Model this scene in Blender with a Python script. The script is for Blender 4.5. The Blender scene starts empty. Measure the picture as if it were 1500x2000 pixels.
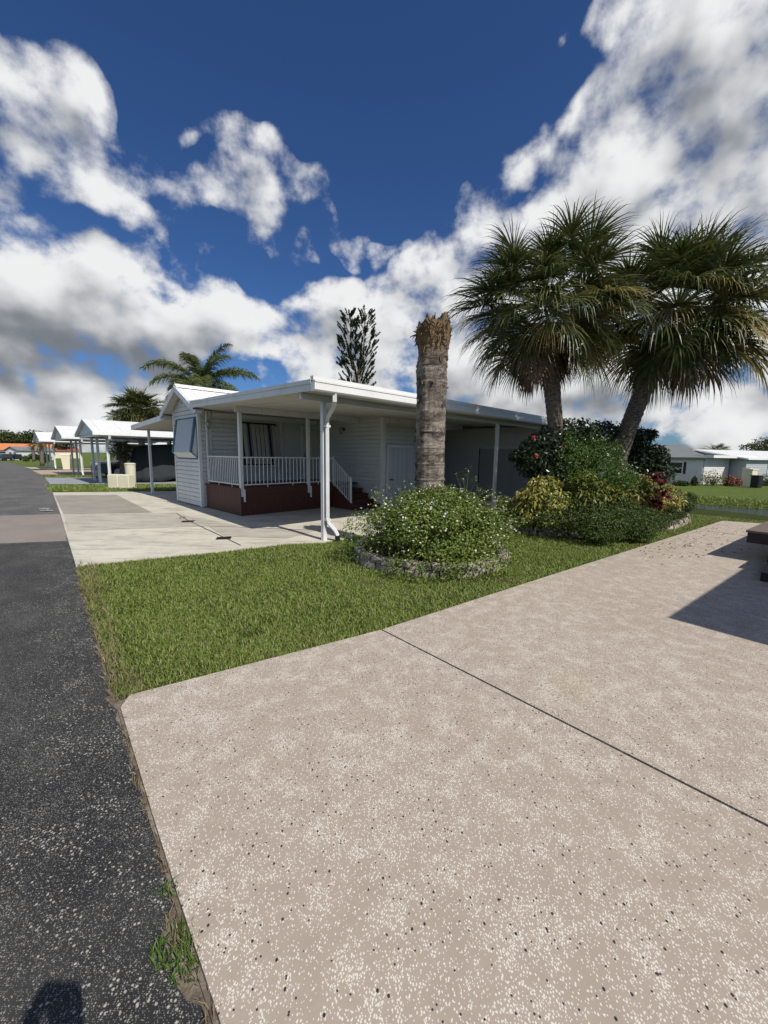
import bpy, math, random
import numpy as np
from mathutils import Vector
R = math.radians
random.seed(7); rng = np.random.default_rng(11)
S = bpy.context.scene
COL = S.collection
# ------------------------------------------------ camera (surveyed from the photograph)
EYE = 1.6; PITCH = R(8.0); ROLL = R(0.8); FPX = 790.0
cp, sp, cr, sr = math.cos(PITCH), math.sin(PITCH), math.cos(ROLL), math.sin(ROLL)
FW = np.array([0, cp, -sp]); _r = np.array([1., 0, 0]); _u = np.array([0, sp, cp])
RT = cr*_r + sr*_u; UP = -sr*_r + cr*_u
cam = bpy.data.cameras.new('camera'); camo = bpy.data.objects.new('camera', cam); COL.objects.link(camo)
from mathutils import Matrix
M = Matrix(((RT[0], UP[0], -FW[0], 0), (RT[1], UP[1], -FW[1], 0), (RT[2], UP[2], -FW[2], EYE), (0, 0, 0, 1)))
camo.matrix_world = M
cam.sensor_fit = 'HORIZONTAL'; cam.sensor_width = 36; cam.lens = FPX/1500*36
cam.clip_start = .02; cam.clip_end = 3000
S.camera = camo
def G(x, y, z=0.):            # photo point -> world point on the level z
    d = FW + RT*(x-750)/FPX - UP*(y-1000)/FPX
    t = (z-EYE)/d[2]; return (d[0]*t, d[1]*t, z)
def AZEL(x, y):
    d = FW + RT*(x-750)/FPX - UP*(y-1000)/FPX
    return math.atan2(d[0], d[1]), math.atan2(d[2], math.hypot(d[0], d[1]))
# ------------------------------------------------ light
SUN_EL, SUN_AZ = R(46.5), R(137.5)          # azimuth clockwise from +Y
S.view_settings.view_transform = 'Standard'; S.view_settings.look = 'None'
S.view_settings.exposure = -.12; S.view_settings.gamma = 1
sd = bpy.data.lights.new('sun', 'SUN'); sd.energy = 4.9; sd.angle = R(.55); sd.color = (1, .945, .85)
so = bpy.data.objects.new('sun', sd); COL.objects.link(so)
sv = Vector((math.sin(SUN_AZ)*math.cos(SUN_EL), math.cos(SUN_AZ)*math.cos(SUN_EL), math.sin(SUN_EL)))
so.rotation_euler = sv.to_track_quat('Z', 'Y').to_euler(); so.location = (20, -20, 30)

# ------------------------------------------------ node helper
class NT:
    def __init__(s, t): s.t = t; s.n = t.nodes; s.l = t.links
    def new(s, typ, ins=None, **kw):
        nd = s.n.new(typ)
        for k, v in kw.items(): setattr(nd, k, v)
        for k, v in (ins or {}).items():
            sk = nd.inputs[k]
            if hasattr(v, 'is_output') or isinstance(v, bpy.types.NodeSocket): s.l.new(v, sk)
            elif sk.type == 'RGBA' and len(v) == 3: sk.default_value = (*v, 1)
            else: sk.default_value = v
        return nd
    def m(s, op, a, b=0., c=0., clamp=False):
        nd = s.n.new('ShaderNodeMath'); nd.operation = op; nd.use_clamp = clamp
        for i, v in enumerate((a, b, c)):
            if isinstance(v, bpy.types.NodeSocket): s.l.new(v, nd.inputs[i])
            else: nd.inputs[i].default_value = v
        return nd.outputs[0]
    def ramp(s, f, a, b, lo=0., hi=1., smooth=True):
        nd = s.n.new('ShaderNodeMapRange'); nd.interpolation_type = 'SMOOTHSTEP' if smooth else 'LINEAR'
        for i, v in enumerate((f, a, b, lo, hi)):
            if isinstance(v, bpy.types.NodeSocket): s.l.new(v, nd.inputs[i])
            else: nd.inputs[i].default_value = v
        return nd.outputs[0]
    def mix(s, f, a, b, mode='MIX'):
        nd = s.n.new('ShaderNodeMix'); nd.data_type = 'RGBA'; nd.blend_type = mode; nd.clamp_factor = True
        for i, v in ((0, f), (6, a), (7, b)):
            if isinstance(v, bpy.types.NodeSocket): s.l.new(v, nd.inputs[i])
            elif i: nd.inputs[i].default_value = (*v, 1)
            else: nd.inputs[i].default_value = v
        return nd.outputs[2]
    def noise(s, scale, vec=None, detail=4, rough=.55, dist=0., dim='3D'):
        nd = s.n.new('ShaderNodeTexNoise'); nd.noise_dimensions = dim
        nd.inputs['Scale'].default_value = scale; nd.inputs['Detail'].default_value = detail
        nd.inputs['Roughness'].default_value = rough; nd.inputs['Distortion'].default_value = dist
        if vec is not None: s.l.new(vec, nd.inputs['Vector'])
        return nd.outputs[0]
    def vor(s, scale, vec=None, feature='F1', rnd=1., dim='3D'):
        nd = s.n.new('ShaderNodeTexVoronoi'); nd.feature = feature; nd.voronoi_dimensions = dim
        nd.inputs['Scale'].default_value = scale; nd.inputs['Randomness'].default_value = rnd
        if vec is not None: s.l.new(vec, nd.inputs['Vector'])
        return nd
    def mapping(s, vec, loc=(0, 0, 0), rot=(0, 0, 0), sc=(1, 1, 1), typ='POINT'):
        nd = s.n.new('ShaderNodeMapping'); nd.vector_type = typ
        s.l.new(vec, nd.inputs[0])
        nd.inputs[1].default_value = loc; nd.inputs[2].default_value = rot; nd.inputs[3].default_value = sc
        return nd.outputs[0]

# ------------------------------------------------ world: clear sky with cumulus placed by direction
Wd = bpy.data.worlds.new('World'); S.world = Wd; Wd.use_nodes = True
t = NT(Wd.node_tree); t.n.clear()
# (x, y, rx, ry, rotation deg, strength): centres read off the photograph, turned into azimuth / elevation
CL = [
 (40,200,120,90,0,.8),(130,190,90,60,10,.6),(150,290,150,85,15,.85),(20,320,90,70,0,.75),(220,370,100,50,20,.7),(345,360,75,45,20,.6),(255,425,60,34,30,.5),
 (130,160,70,50,0,.7),
 (490,345,55,66,0,.85),(450,300,30,40,0,.8),(480,405,54,52,0,.95),(592,376,38,30,0,.8),(532,300,36,36,0,.85),
 (562,470,36,24,25,.95),(680,462,60,28,-5,.75),(760,487,18,16,0,.7),(640,415,24,24,0,.55),(390,285,30,26,0,.7),
 (40,540,130,110,0,1.2),(200,560,120,80,0,1.1),(130,520,90,55,0,.8),(335,570,100,70,0,1.1),(430,610,90,60,10,1.0),(120,650,240,80,0,1.2),(360,650,200,50,5,1.1),
 (490,655,120,42,5,.95),(90,760,230,60,0,1.0),(260,790,120,40,0,.8),(150,735,280,60,0,.7),(20,560,150,110,0,.5),(250,590,140,80,0,.5),(-60,620,120,160,0,1.0),
 (575,625,100,50,-5,.75),(650,605,90,42,0,.8),(718,555,58,38,0,.95),(700,650,120,90,0,1.0),(820,590,110,80,-20,.95),(900,540,140,70,-10,.9),
 (905,405,52,44,0,.95),(930,450,62,42,0,.8),(860,490,70,30,-20,.6),(790,690,240,110,0,.75),(1000,620,150,110,0,.75),(960,740,260,80,0,.8),
 (1085,285,86,52,-10,1.0),(1010,330,62,32,-15,.85),(1160,195,50,36,-20,.85),(1225,130,66,46,-30,.75),(1185,60,36,30,0,.7),(1090,55,30,26,0,.7),
 (1240,20,70,50,0,.8),(1370,60,150,100,-25,1.05),(1320,200,130,100,-20,1.2),(1460,180,170,220,0,1.2),(1230,300,150,75,-25,1.1),(1130,360,140,50,-15,.8),
 (1320,400,230,110,0,1.2),(1180,420,140,60,0,.9),(1500,380,200,160,0,1.2),(1420,-60,220,120,0,1.0),(1250,560,260,150,0,.8),(1500,620,200,130,0,.9),
 (1250,740,300,60,0,.6),(1480,770,220,45,0,.75),(1100,800,300,38,0,.75),(1400,850,260,36,0,.7),(60,850,260,36,0,.9),(330,830,160,34,0,.8),(120,810,200,40,0,.7),(-20,700,200,80,0,.8),(640,700,70,60,0,.6),(750,830,340,40,0,.75),(1000,850,300,30,0,.7),(700,760,90,50,0,.5),
 (-300,300,260,200,0,.9),(1800,300,260,260,0,1.1),(800,-700,400,160,0,.8),
]
gt = bpy.data.node_groups.new('cloud_field', 'ShaderNodeTree')
gt.interface.new_socket('Vector', in_out='INPUT', socket_type='NodeSocketVector')
gt.interface.new_socket('Density', in_out='OUTPUT', socket_type='NodeSocketFloat')
gt.interface.new_socket('Soft', in_out='OUTPUT', socket_type='NodeSocketFloat')
g = NT(gt); gi = g.n.new('NodeGroupInput'); go = g.n.new('NodeGroupOutput')
pv = gi.outputs[0]
wn = g.new('ShaderNodeTexNoise', {'Vector': pv, 'Scale': 5.5, 'Detail': 2., 'Roughness': .55}, noise_dimensions='2D').outputs['Color']
wv = g.new('ShaderNodeVectorMath', {0: wn, 1: (.5, .5, .5)}, operation='SUBTRACT').outputs[0]
wv = g.new('ShaderNodeVectorMath', {0: wv, 'Scale': .17}, operation='SCALE').outputs[0]
wp = g.new('ShaderNodeVectorMath', {0: pv, 1: wv}, operation='ADD').outputs[0]
wp = g.mapping(wp, sc=(1, 1, 0))
acc = None
for (x, y, rx, ry, ro, st) in CL:
    a, e = AZEL(x, y); a1, _ = AZEL(x+8, y); _, e1 = AZEL(x, y+8)
    kx, ky = abs(a1-a)/8, abs(e1-e)/8
    mp = g.mapping(wp, loc=(a, e, 0), rot=(0, 0, -R(ro)), sc=(rx*kx*1.55, ry*ky*1.55, 1), typ='TEXTURE')
    gr_ = g.n.new('ShaderNodeTexGradient'); gr_.gradient_type = 'SPHERICAL'; g.l.new(mp, gr_.inputs[0])
    acc = g.m('MULTIPLY_ADD', gr_.outputs[1], st, acc if acc is not None else 0.)
for (a, e, ra, re) in ((2.4, .6, 1.1, .6), (-2.2, .7, 1.2, .6), (3.14, 1.1, 1.4, .5), (-3.1, .4, .9, .5), (1.7, .45, .5, .5), (-1.6, .45, .5, .5), (0.6, 1.35, 1.2, .35)):  # unseen clouds added behind and overhead to make the ambient light more neutral
    mp = g.mapping(wp, loc=(a, e, 0), sc=(ra, re, 1), typ='TEXTURE'); gr_ = g.n.new('ShaderNodeTexGradient'); gr_.gradient_type = 'SPHERICAL'; g.l.new(mp, gr_.inputs[0]); acc = g.m('ADD', acc, gr_.outputs[1])
acc = g.m('MULTIPLY', g.m('TANH', g.m('MULTIPLY', acc, 1.1)), .92)
sc_v = g.mapping(pv, sc=(1, 1.25, 1))
n1 = g.new('ShaderNodeTexNoise', {'Vector': sc_v, 'Scale': 7.5, 'Detail': 8., 'Roughness': .60, 'Distortion': .0}, noise_dimensions='2D').outputs[0]
vb = g.vor(16, g.new('ShaderNodeVectorMath', {0: sc_v, 1: g.new('ShaderNodeVectorMath', {0: wv, 'Scale': 1.2}, operation='SCALE').outputs[0]}, operation='ADD').outputs[0], 'F1', dim='2D').outputs[0]
d0 = g.m('MULTIPLY_ADD', acc, 1.0, g.m('MULTIPLY', g.m('SUBTRACT', n1, .5), 2.45))
d0 = g.m('ADD', d0, g.m('MULTIPLY', g.m('SUBTRACT', .5, vb), .35))
g.l.new(g.m('SUBTRACT', g.m('SUBTRACT', d0, .36), g.ramp(acc, .0, .22, .5, 0.)), go.inputs[0])
n2 = g.new('ShaderNodeTexNoise', {'Vector': sc_v, 'Scale': 7.5, 'Detail': 2.6, 'Roughness': .5, 'Distortion': .0}, noise_dimensions='2D').outputs[0]
g.l.new(g.m('MULTIPLY_ADD', acc, .8, g.m('MULTIPLY', n2, 2.3)), go.inputs[1])
tc = t.n.new('ShaderNodeTexCoord')
sx = t.new('ShaderNodeSeparateXYZ', {0: tc.outputs['Generated']})
az = t.m('ARCTAN2', sx.outputs[0], sx.outputs[1]); el = t.m('ARCSINE', sx.outputs[2])
pv = t.new('ShaderNodeCombineXYZ', {0: az, 1: el, 2: 0.}).outputs[0]
def field(off):
    v = t.new('ShaderNodeVectorMath', {0: pv, 1: off}, operation='ADD').outputs[0]
    nd = t.n.new('ShaderNodeGroup'); nd.node_tree = gt; t.l.new(v, nd.inputs[0]); return nd
f0 = field((0, 0, 0)); f1 = field((.030, .055, 0))
alpha = t.ramp(f0.outputs[0], -.15, t.m('MULTIPLY_ADD', el, .95, .30))
diff = t.m('SUBTRACT', f0.outputs[1], f1.outputs[1])          # thins out towards the sun and up: lit
fine = t.m('SUBTRACT', f0.outputs[0], f1.outputs[0])
lit = t.m('ADD', t.m('MULTIPLY', diff, .85), t.m('MULTIPLY', fine, .24))
thick = t.ramp(f0.outputs[0], .1, 1.3)
sh_acc = None                                                    # the deep, flat-based parts of the banks
for (x, y, rx, ry, st) in ((110,690,300,75,.95),(230,640,220,45,.6),(60,765,260,60,.9),(330,720,170,40,.7),(1470,190,150,190,.7),(1390,330,120,70,.25),(1000,735,300,45,.6),(1260,775,300,40,.6),(640,655,100,40,.35),(20,300,110,60,.4),(500,390,40,40,.3),(850,640,150,40,.35)):
    a, e = AZEL(x, y); a1, _ = AZEL(x+8, y); _, e1 = AZEL(x, y+8)
    mp = t.mapping(pv, loc=(a, e, 0), sc=(rx*abs(a1-a)/8*1.4, ry*abs(e1-e)/8*1.4, 1), typ='TEXTURE'); gr_ = t.n.new('ShaderNodeTexGradient'); gr_.gradient_type = 'SPHERICAL'; t.l.new(mp, gr_.inputs[0])
    sh_acc = t.m('MULTIPLY_ADD', gr_.outputs[1], st, sh_acc if sh_acc is not None else 0.)
lit = t.m('SUBTRACT', lit, t.m('MULTIPLY', sh_acc, .72))
lit = t.ramp(t.m('SUBTRACT', lit, t.m('MULTIPLY', thick, .55)), -1.40, .36)
cc = t.mix(lit, (.19, .21, .24), (.88, .885, .89))
ccs = t.new('ShaderNodeVectorMath', {0: cc, 'Scale': 12.5}, operation='SCALE').outputs[0]
sky = t.n.new('ShaderNodeTexSky'); sky.sky_type = 'NISHITA'; sky.sun_disc = False
sky.sun_elevation = SUN_EL; sky.sun_rotation = SUN_AZ; sky.air_density = 1.0; sky.dust_density = .35; sky.ozone_density = 3.0
blue = t.new('ShaderNodeVectorMath', {0: sky.outputs[0], 1: (.43, .67, 1.02)}, operation='MULTIPLY').outputs[0]
world_col = t.mix(alpha, (0, 0, 0), (0, 0, 0))
nd = world_col.node; t.l.new(blue, nd.inputs[6]); t.l.new(ccs, nd.inputs[7])
bg = t.new('ShaderNodeBackground', {'Color': world_col, 'Strength': .085})
wo = t.n.new('ShaderNodeOutputWorld'); t.l.new(bg.outputs[0], wo.inputs[0])
Wd.cycles.sampling_method = 'MANUAL'; Wd.cycles.sample_map_resolution = 512
S.cycles.max_bounces = 6; S.cycles.diffuse_bounces = 1; S.cycles.transparent_max_bounces = 8

# ------------------------------------------------ mesh helpers
class MB:
    def __init__(s): s.v = []; s.f = []; s.n = 0; s.arr = []
    def add(s, vs, fs):
        b = s.n; s.v.extend([tuple(map(float, p)) for p in vs]); s.n += len(vs)
        s.f.extend([tuple(b+i for i in f) for f in fs])
    def hexa(s, p):          # 8 corners: bottom 4 (ccw), top 4
        s.add(p, [(3, 2, 1, 0), (4, 5, 6, 7), (0, 1, 5, 4), (1, 2, 6, 5), (2, 3, 7, 6), (3, 0, 4, 7)])
    def box(s, fr, u0, u1, v0, v1, z0, z1, zt=None):
        P = fr.P
        s.hexa([P(u0, v0, z0), P(u1, v0, z0), P(u1, v1, z0), P(u0, v1, z0), P(u0, v0, z1), P(u1, v0, z1), P(u1, v1, z1), P(u0, v1, z1)])
    def bbox(s, fr, u0, u1, v0, v1, z0, z1, b=.006):   # box with chamfered vertical + top edges
        P = fr.P
        ring = lambda z, k: [P(u0+b+k, v0+k, z), P(u1-b-k, v0+k, z), P(u1-k, v0+b+k, z), P(u1-k, v1-b-k, z), P(u1-b-k, v1-k, z), P(u0+b+k, v1-k, z), P(u0+k, v1-b-k, z), P(u0+k, v0+b+k, z)]
        s.loft([ring(z0, 0), ring(z1-b, 0), ring(z1, b*.7)], cap=True)
    def loft(s, rings, cap=False, closed=True):
        n = len(rings[0]); vs = [p for r in rings for p in r]; fs = []
        for i in range(len(rings)-1):
            for j in range(n if closed else n-1):
                k = (j+1) % n
                fs.append((i*n+j, i*n+k, (i+1)*n+k, (i+1)*n+j))
        if cap: fs.append(tuple(range(n-1, -1, -1))); fs.append(tuple(range((len(rings)-1)*n, len(rings)*n)))
        s.add(vs, fs)
    def tube(s, pts, rad, n=8, cap=True, sq=None):
        pts = [np.array(p, float) for p in pts]; m = len(pts)
        if not hasattr(rad, '__len__'): rad = [rad]*m
        rings = []; ref = None
        for i, p in enumerate(pts):
            d = pts[min(i+1, m-1)]-pts[max(i-1, 0)]; d /= np.linalg.norm(d)+1e-9
            if ref is None: ref = np.array([0, 0, 1.]) if abs(d[2]) < .9 else np.array([1., 0, 0])
            a = np.cross(d, ref); a /= np.linalg.norm(a)+1e-9; b = np.cross(a, d); ref = b if abs(d[2]) < .9 or True else ref
            if sq: rings.append([p+a*x*rad[i]+b*y*rad[i]*sq for x, y in ((-1, -.8), (-.8, -1), (.8, -1), (1, -.8), (1, .8), (.8, 1), (-.8, 1), (-1, .8))])
            else: rings.append([p+(a*math.cos(2*math.pi*k/n)+b*math.sin(2*math.pi*k/n))*rad[i] for k in range(n)])
        s.loft(rings, cap)
    def poly(s, pts): s.add(pts, [tuple(range(len(pts)))])
    def prism(s, pts, z0, z1):
        n = len(pts)
        s.add([(p[0], p[1], z0) for p in pts]+[(p[0], p[1], z1) for p in pts],
              [tuple(range(n-1, -1, -1)), tuple(range(n, 2*n))]+[(i, (i+1) % n, n+(i+1) % n, n+i) for i in range(n)])
    def quads(s, V): s.arr.append(np.asarray(V, float).reshape(-1, 4, 3))   # N x 4 x 3
def rootloc(o):
    p = Vector((0, 0, 0))
    while o is not None: p = p + o.location; o = o.parent
    return p
def mesh(name, mb, mat, parent=None, loc=None, smooth=False):
    V = np.array(mb.v, np.float32).reshape(-1, 3); loops = []; tot = []
    L = [np.array([i for f in mb.f for i in f], np.int32)]; T = [np.array([len(f) for f in mb.f], np.int32)]
    vs = [V]; b = len(V)
    for a in mb.arr:
        vs.append(a.reshape(-1, 3).astype(np.float32)); n = len(a)
        L.append(np.arange(b, b+4*n, dtype=np.int32)); T.append(np.full(n, 4, np.int32)); b += 4*n
    V = np.concatenate(vs); L = np.concatenate(L); T = np.concatenate(T)
    base = rootloc(parent) if parent is not None else Vector(loc if loc is not None else (0, 0, 0))
    V = V - np.array(base, np.float32)
    me = bpy.data.meshes.new(name)
    me.vertices.add(len(V)); me.vertices.foreach_set('co', V.ravel())
    me.loops.add(len(L)); me.loops.foreach_set('vertex_index', L)
    me.polygons.add(len(T)); st = np.concatenate([[0], np.cumsum(T)[:-1]]).astype(np.int32)
    me.polygons.foreach_set('loop_start', st); me.polygons.foreach_set('loop_total', T)
    me.polygons.foreach_set('use_smooth', np.full(len(T), bool(smooth)))
    me.update(calc_edges=True); me.validate()
    me.materials.append(mat)
    o = bpy.data.objects.new(name, me); COL.objects.link(o)
    if parent is not None: o.parent = parent
    elif loc is not None: o.location = loc
    return o
def tag(o, label, cat, group=None, kind=None):
    if label: o['label'] = label
    if cat: o['category'] = cat
    if group: o['group'] = group
    if kind: o['kind'] = kind
    return o
def thing(name, label, cat, loc, group=None):
    o = bpy.data.objects.new(name, None); o.empty_display_size = .2; COL.objects.link(o); o.location = loc
    return tag(o, label, cat, group)
def struct(name, mb, mat): return tag(mesh(name, mb, mat), None, None, kind='structure')
def dup(root, loc, label, group=None, rotz=0.):
    r = root.copy(); COL.objects.link(r); r.location = loc; r.rotation_euler = (0, 0, rotz); r['label'] = label
    if group: r['group'] = group
    for ch in list(root.children):
        c = ch.copy(); COL.objects.link(c); c.parent = r
        for g2 in list(ch.children):
            d = g2.copy(); COL.objects.link(d); d.parent = c
    return r
class Fr:
    def __init__(s, o, az):    # u axis = azimuth az (deg clockwise from +Y), v axis = az-90
        a = R(az); s.o = np.array(o, float); s.u = np.array([math.sin(a), math.cos(a)]); s.v = np.array([-math.cos(a), math.sin(a)])
    def P(s, u, v, z=0.): p = s.o + s.u*u + s.v*v; return (p[0], p[1], z)
H = Fr((-1.16, 7.41), 45.0)                      # the house grid: u along the long side, v towards the road end
WORLD = Fr((0, 0), 90)                           # u = +x, v = +y
def inpoly(px, py, poly):
    c = np.zeros(len(px), bool); n = len(poly)
    for i in range(n):
        x1, y1 = poly[i][:2]; x2, y2 = poly[i-1][:2]
        k = ((y1 > py) != (y2 > py)); c ^= k & (px < (x2-x1)*(py-y1)/((y2-y1) if y2 != y1 else 1e-9)+x1)
    return c

# ------------------------------------------------ materials
def mat(name, build, rough=.6, spec=.4, trans=0., metal=0.):
    m_ = bpy.data.materials.new(name); m_.use_nodes = True; t = NT(m_.node_tree); t.n.clear()
    out = t.n.new('ShaderNodeOutputMaterial'); bs = t.n.new('ShaderNodeBsdfPrincipled')
    bs.inputs['Roughness'].default_value = rough; bs.inputs['Specular IOR Level'].default_value = spec; bs.inputs['Metallic'].default_value = metal
    pos = t.n.new('ShaderNodeNewGeometry').outputs['Position']; t.bs = bs; t.pos = pos
    r = build(t)
    col, bump = (r if isinstance(r, tuple) and not (len(r) == 3 and not isinstance(r[0], bpy.types.NodeSocket)) else (r, None))
    if isinstance(col, bpy.types.NodeSocket): t.l.new(col, bs.inputs['Base Color'])
    else: bs.inputs['Base Color'].default_value = (*col, 1)
    if bump is not None:
        h, strength, dist = bump
        bn = t.new('ShaderNodeBump', {'Height': h, 'Strength': strength, 'Distance': dist}); t.l.new(bn.outputs[0], bs.inputs['Normal'])
    sh = bs.outputs[0]
    if trans > 0:
        tr = t.n.new('ShaderNodeBsdfTranslucent')
        if isinstance(col, bpy.types.NodeSocket): t.l.new(col, tr.inputs[0])
        else: tr.inputs[0].default_value = (*col, 1)
        mx = t.n.new('ShaderNodeMixShader'); mx.inputs[0].default_value = trans
        t.l.new(sh, mx.inputs[1]); t.l.new(tr.outputs[0], mx.inputs[2]); sh = mx.outputs[0]
    t.l.new(sh, out.inputs[0]); return m_
def weathered(name, c, dirt, rough=.5, amt=.35, sc=1.3, spec=.4, metal=0.):
    def f(t):
        n = t.noise(sc, t.pos, 6, .6); st = t.noise(3., t.mapping(t.pos, sc=(3, 3, .35)), 5, .65)
        k = t.m('MULTIPLY', t.m('ADD', t.ramp(n, .42, .72), t.ramp(st, .5, .8)), amt)
        return t.mix(k, c, dirt), (t.noise(60, t.pos, 3), .08, .01)
    return mat(name, f, rough, spec, metal=metal)
siding_m = weathered('white_siding', (.69, .69, .67), (.46, .45, .41), .45, .30)
trim_m = weathered('white_trim', (.76, .76, .74), (.50, .48, .43), .4, .25)
post_m = weathered('white_post', (.74, .75, .75), (.46, .45, .41), .35, .35, 2.)
roof_m = weathered('white_roof', (.80, .80, .79), (.52, .50, .46), .35, .22, .8)
fascia_m = weathered('fascia', (.66, .68, .69), (.40, .42, .42), .4, .40, 2.5)
soffit_m = weathered('soffit', (.60, .585, .53), (.46, .44, .39), .5, .2)
shade_m = weathered('cream_door', (.62, .60, .47), (.5, .48, .38), .5, .2)
greydoor_m = weathered('grey_door', (.60, .63, .63), (.45, .47, .46), .4, .3)
shutter_m = weathered('roller_shutter', (.50, .50, .49), (.36, .36, .35), .4, .3)
navy_m = mat('navy_stripe', lambda t: (.012, .018, .075), .5)
blue_m = weathered('blue_stripe', (.03, .11, .18), (.05, .12, .17), .5, .3)
awn_m = mat('striped_awning', lambda t: t.mix(t.ramp(t.m('SINE', t.m('MULTIPLY', t.new('ShaderNodeVectorMath', {0: t.pos, 1: (H.v[0], H.v[1], 0)}, operation='DOT_PRODUCT').outputs['Value'], 2*math.pi/.085)), -.2, .2), (.86, .87, .87), (.58, .64, .69)), .45)
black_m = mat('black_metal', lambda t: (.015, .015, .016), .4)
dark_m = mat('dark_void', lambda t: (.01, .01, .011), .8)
rust_m = mat('lantern_metal', lambda t: (.16, .15, .14), .5)
glass_m = mat('window_glass', lambda t: (.02, .03, .035), .06, .8)
lampglass_m = mat('lantern_glass', lambda t: (.45, .45, .42), .2, .6)
def deckf(t):
    n = t.noise(8., t.mapping(t.pos, sc=(1, 1, 4)), 5); return t.mix(n, (.060, .019, .012), (.11, .038, .023)), (t.noise(50, t.mapping(t.pos, sc=(1, 1, .1)), 3), .2, .01)
deck_m = mat('brown_deck_boards', deckf, .55)
cream_m = weathered('cream_plastic', (.70, .66, .50), (.5, .46, .34), .5, .25)

def driveway_f(t):
    p = t.pos; lo = t.noise(.9, p, 5, .62); lo2 = t.noise(6.5, p, 5, .65)
    base = t.mix(t.ramp(lo2, .3, .7), (.37, .31, .25), (.41, .348, .283))
    dens = t.m('ADD', t.ramp(lo, .40, .62, .16, .28), t.ramp(lo2, .46, .66, -.06, .32))
    v1 = t.vor(128, t.mapping(p, rot=(0, 0, .6), sc=(1, .7, 1)), dim='2D')
    v3 = t.vor(205, t.mapping(p, rot=(0, 0, -.4), sc=(1, .75, 1)), dim='2D')
    r1 = t.new('ShaderNodeSeparateColor', {0: v1.outputs['Color']}).outputs[0]
    r3 = t.new('ShaderNodeSeparateColor', {0: v3.outputs['Color']}).outputs[1]
    ch = t.m('MULTIPLY', t.m('LESS_THAN', r1, dens), t.ramp(v1.outputs[0], .26, .40, 1, 0))
    ch3 = t.m('MULTIPLY', t.m('LESS_THAN', r3, t.m('MULTIPLY', dens, .75)), t.ramp(v3.outputs[0], .28, .42, 1, 0))
    ch = t.m('MAXIMUM', ch, ch3)
    c = t.mix(ch, base, (.71, .665, .585))
    v2 = t.vor(48, t.mapping(p, sc=(1, .8, 1)), dim='2D'); r2 = t.new('ShaderNodeSeparateColor', {0: v2.outputs['Color']}).outputs[2]
    dk = t.m('MULTIPLY', t.m('LESS_THAN', r2, .032), t.ramp(v2.outputs[0], .17, .25, 1, 0))
    v4 = t.vor(75, t.mapping(p, loc=(3, 1, 0)), dim='2D'); r4 = t.new('ShaderNodeSeparateColor', {0: v4.outputs['Color']}).outputs[0]
    dk = t.m('MAXIMUM', dk, t.m('MULTIPLY', t.m('LESS_THAN', r4, .03), t.ramp(v4.outputs[0], .2, .3, 1, 0)))
    c = t.mix(dk, c, (.035, .026, .028))
    st = t.ramp(t.noise(.45, t.mapping(p, loc=(3, 1, 0)), 6, .7), .62, .80, 0, .22)
    c = t.mix(st, c, (.20, .18, .16))
    ys = t.ramp(t.new('ShaderNodeVectorMath', {0: p, 1: (*G(1115, 1340)[:2], .03)}, operation='DISTANCE').outputs['Value'], .05, .19, .35, 0)
    c = t.mix(t.m('MULTIPLY', ys, lo2), c, (.42, .30, .12))
    return c, (t.m('ADD', ch, t.noise(160, p, 2)), .12, .003)
drive_m = mat('speckled_driveway', driveway_f, .75, .3)
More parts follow.
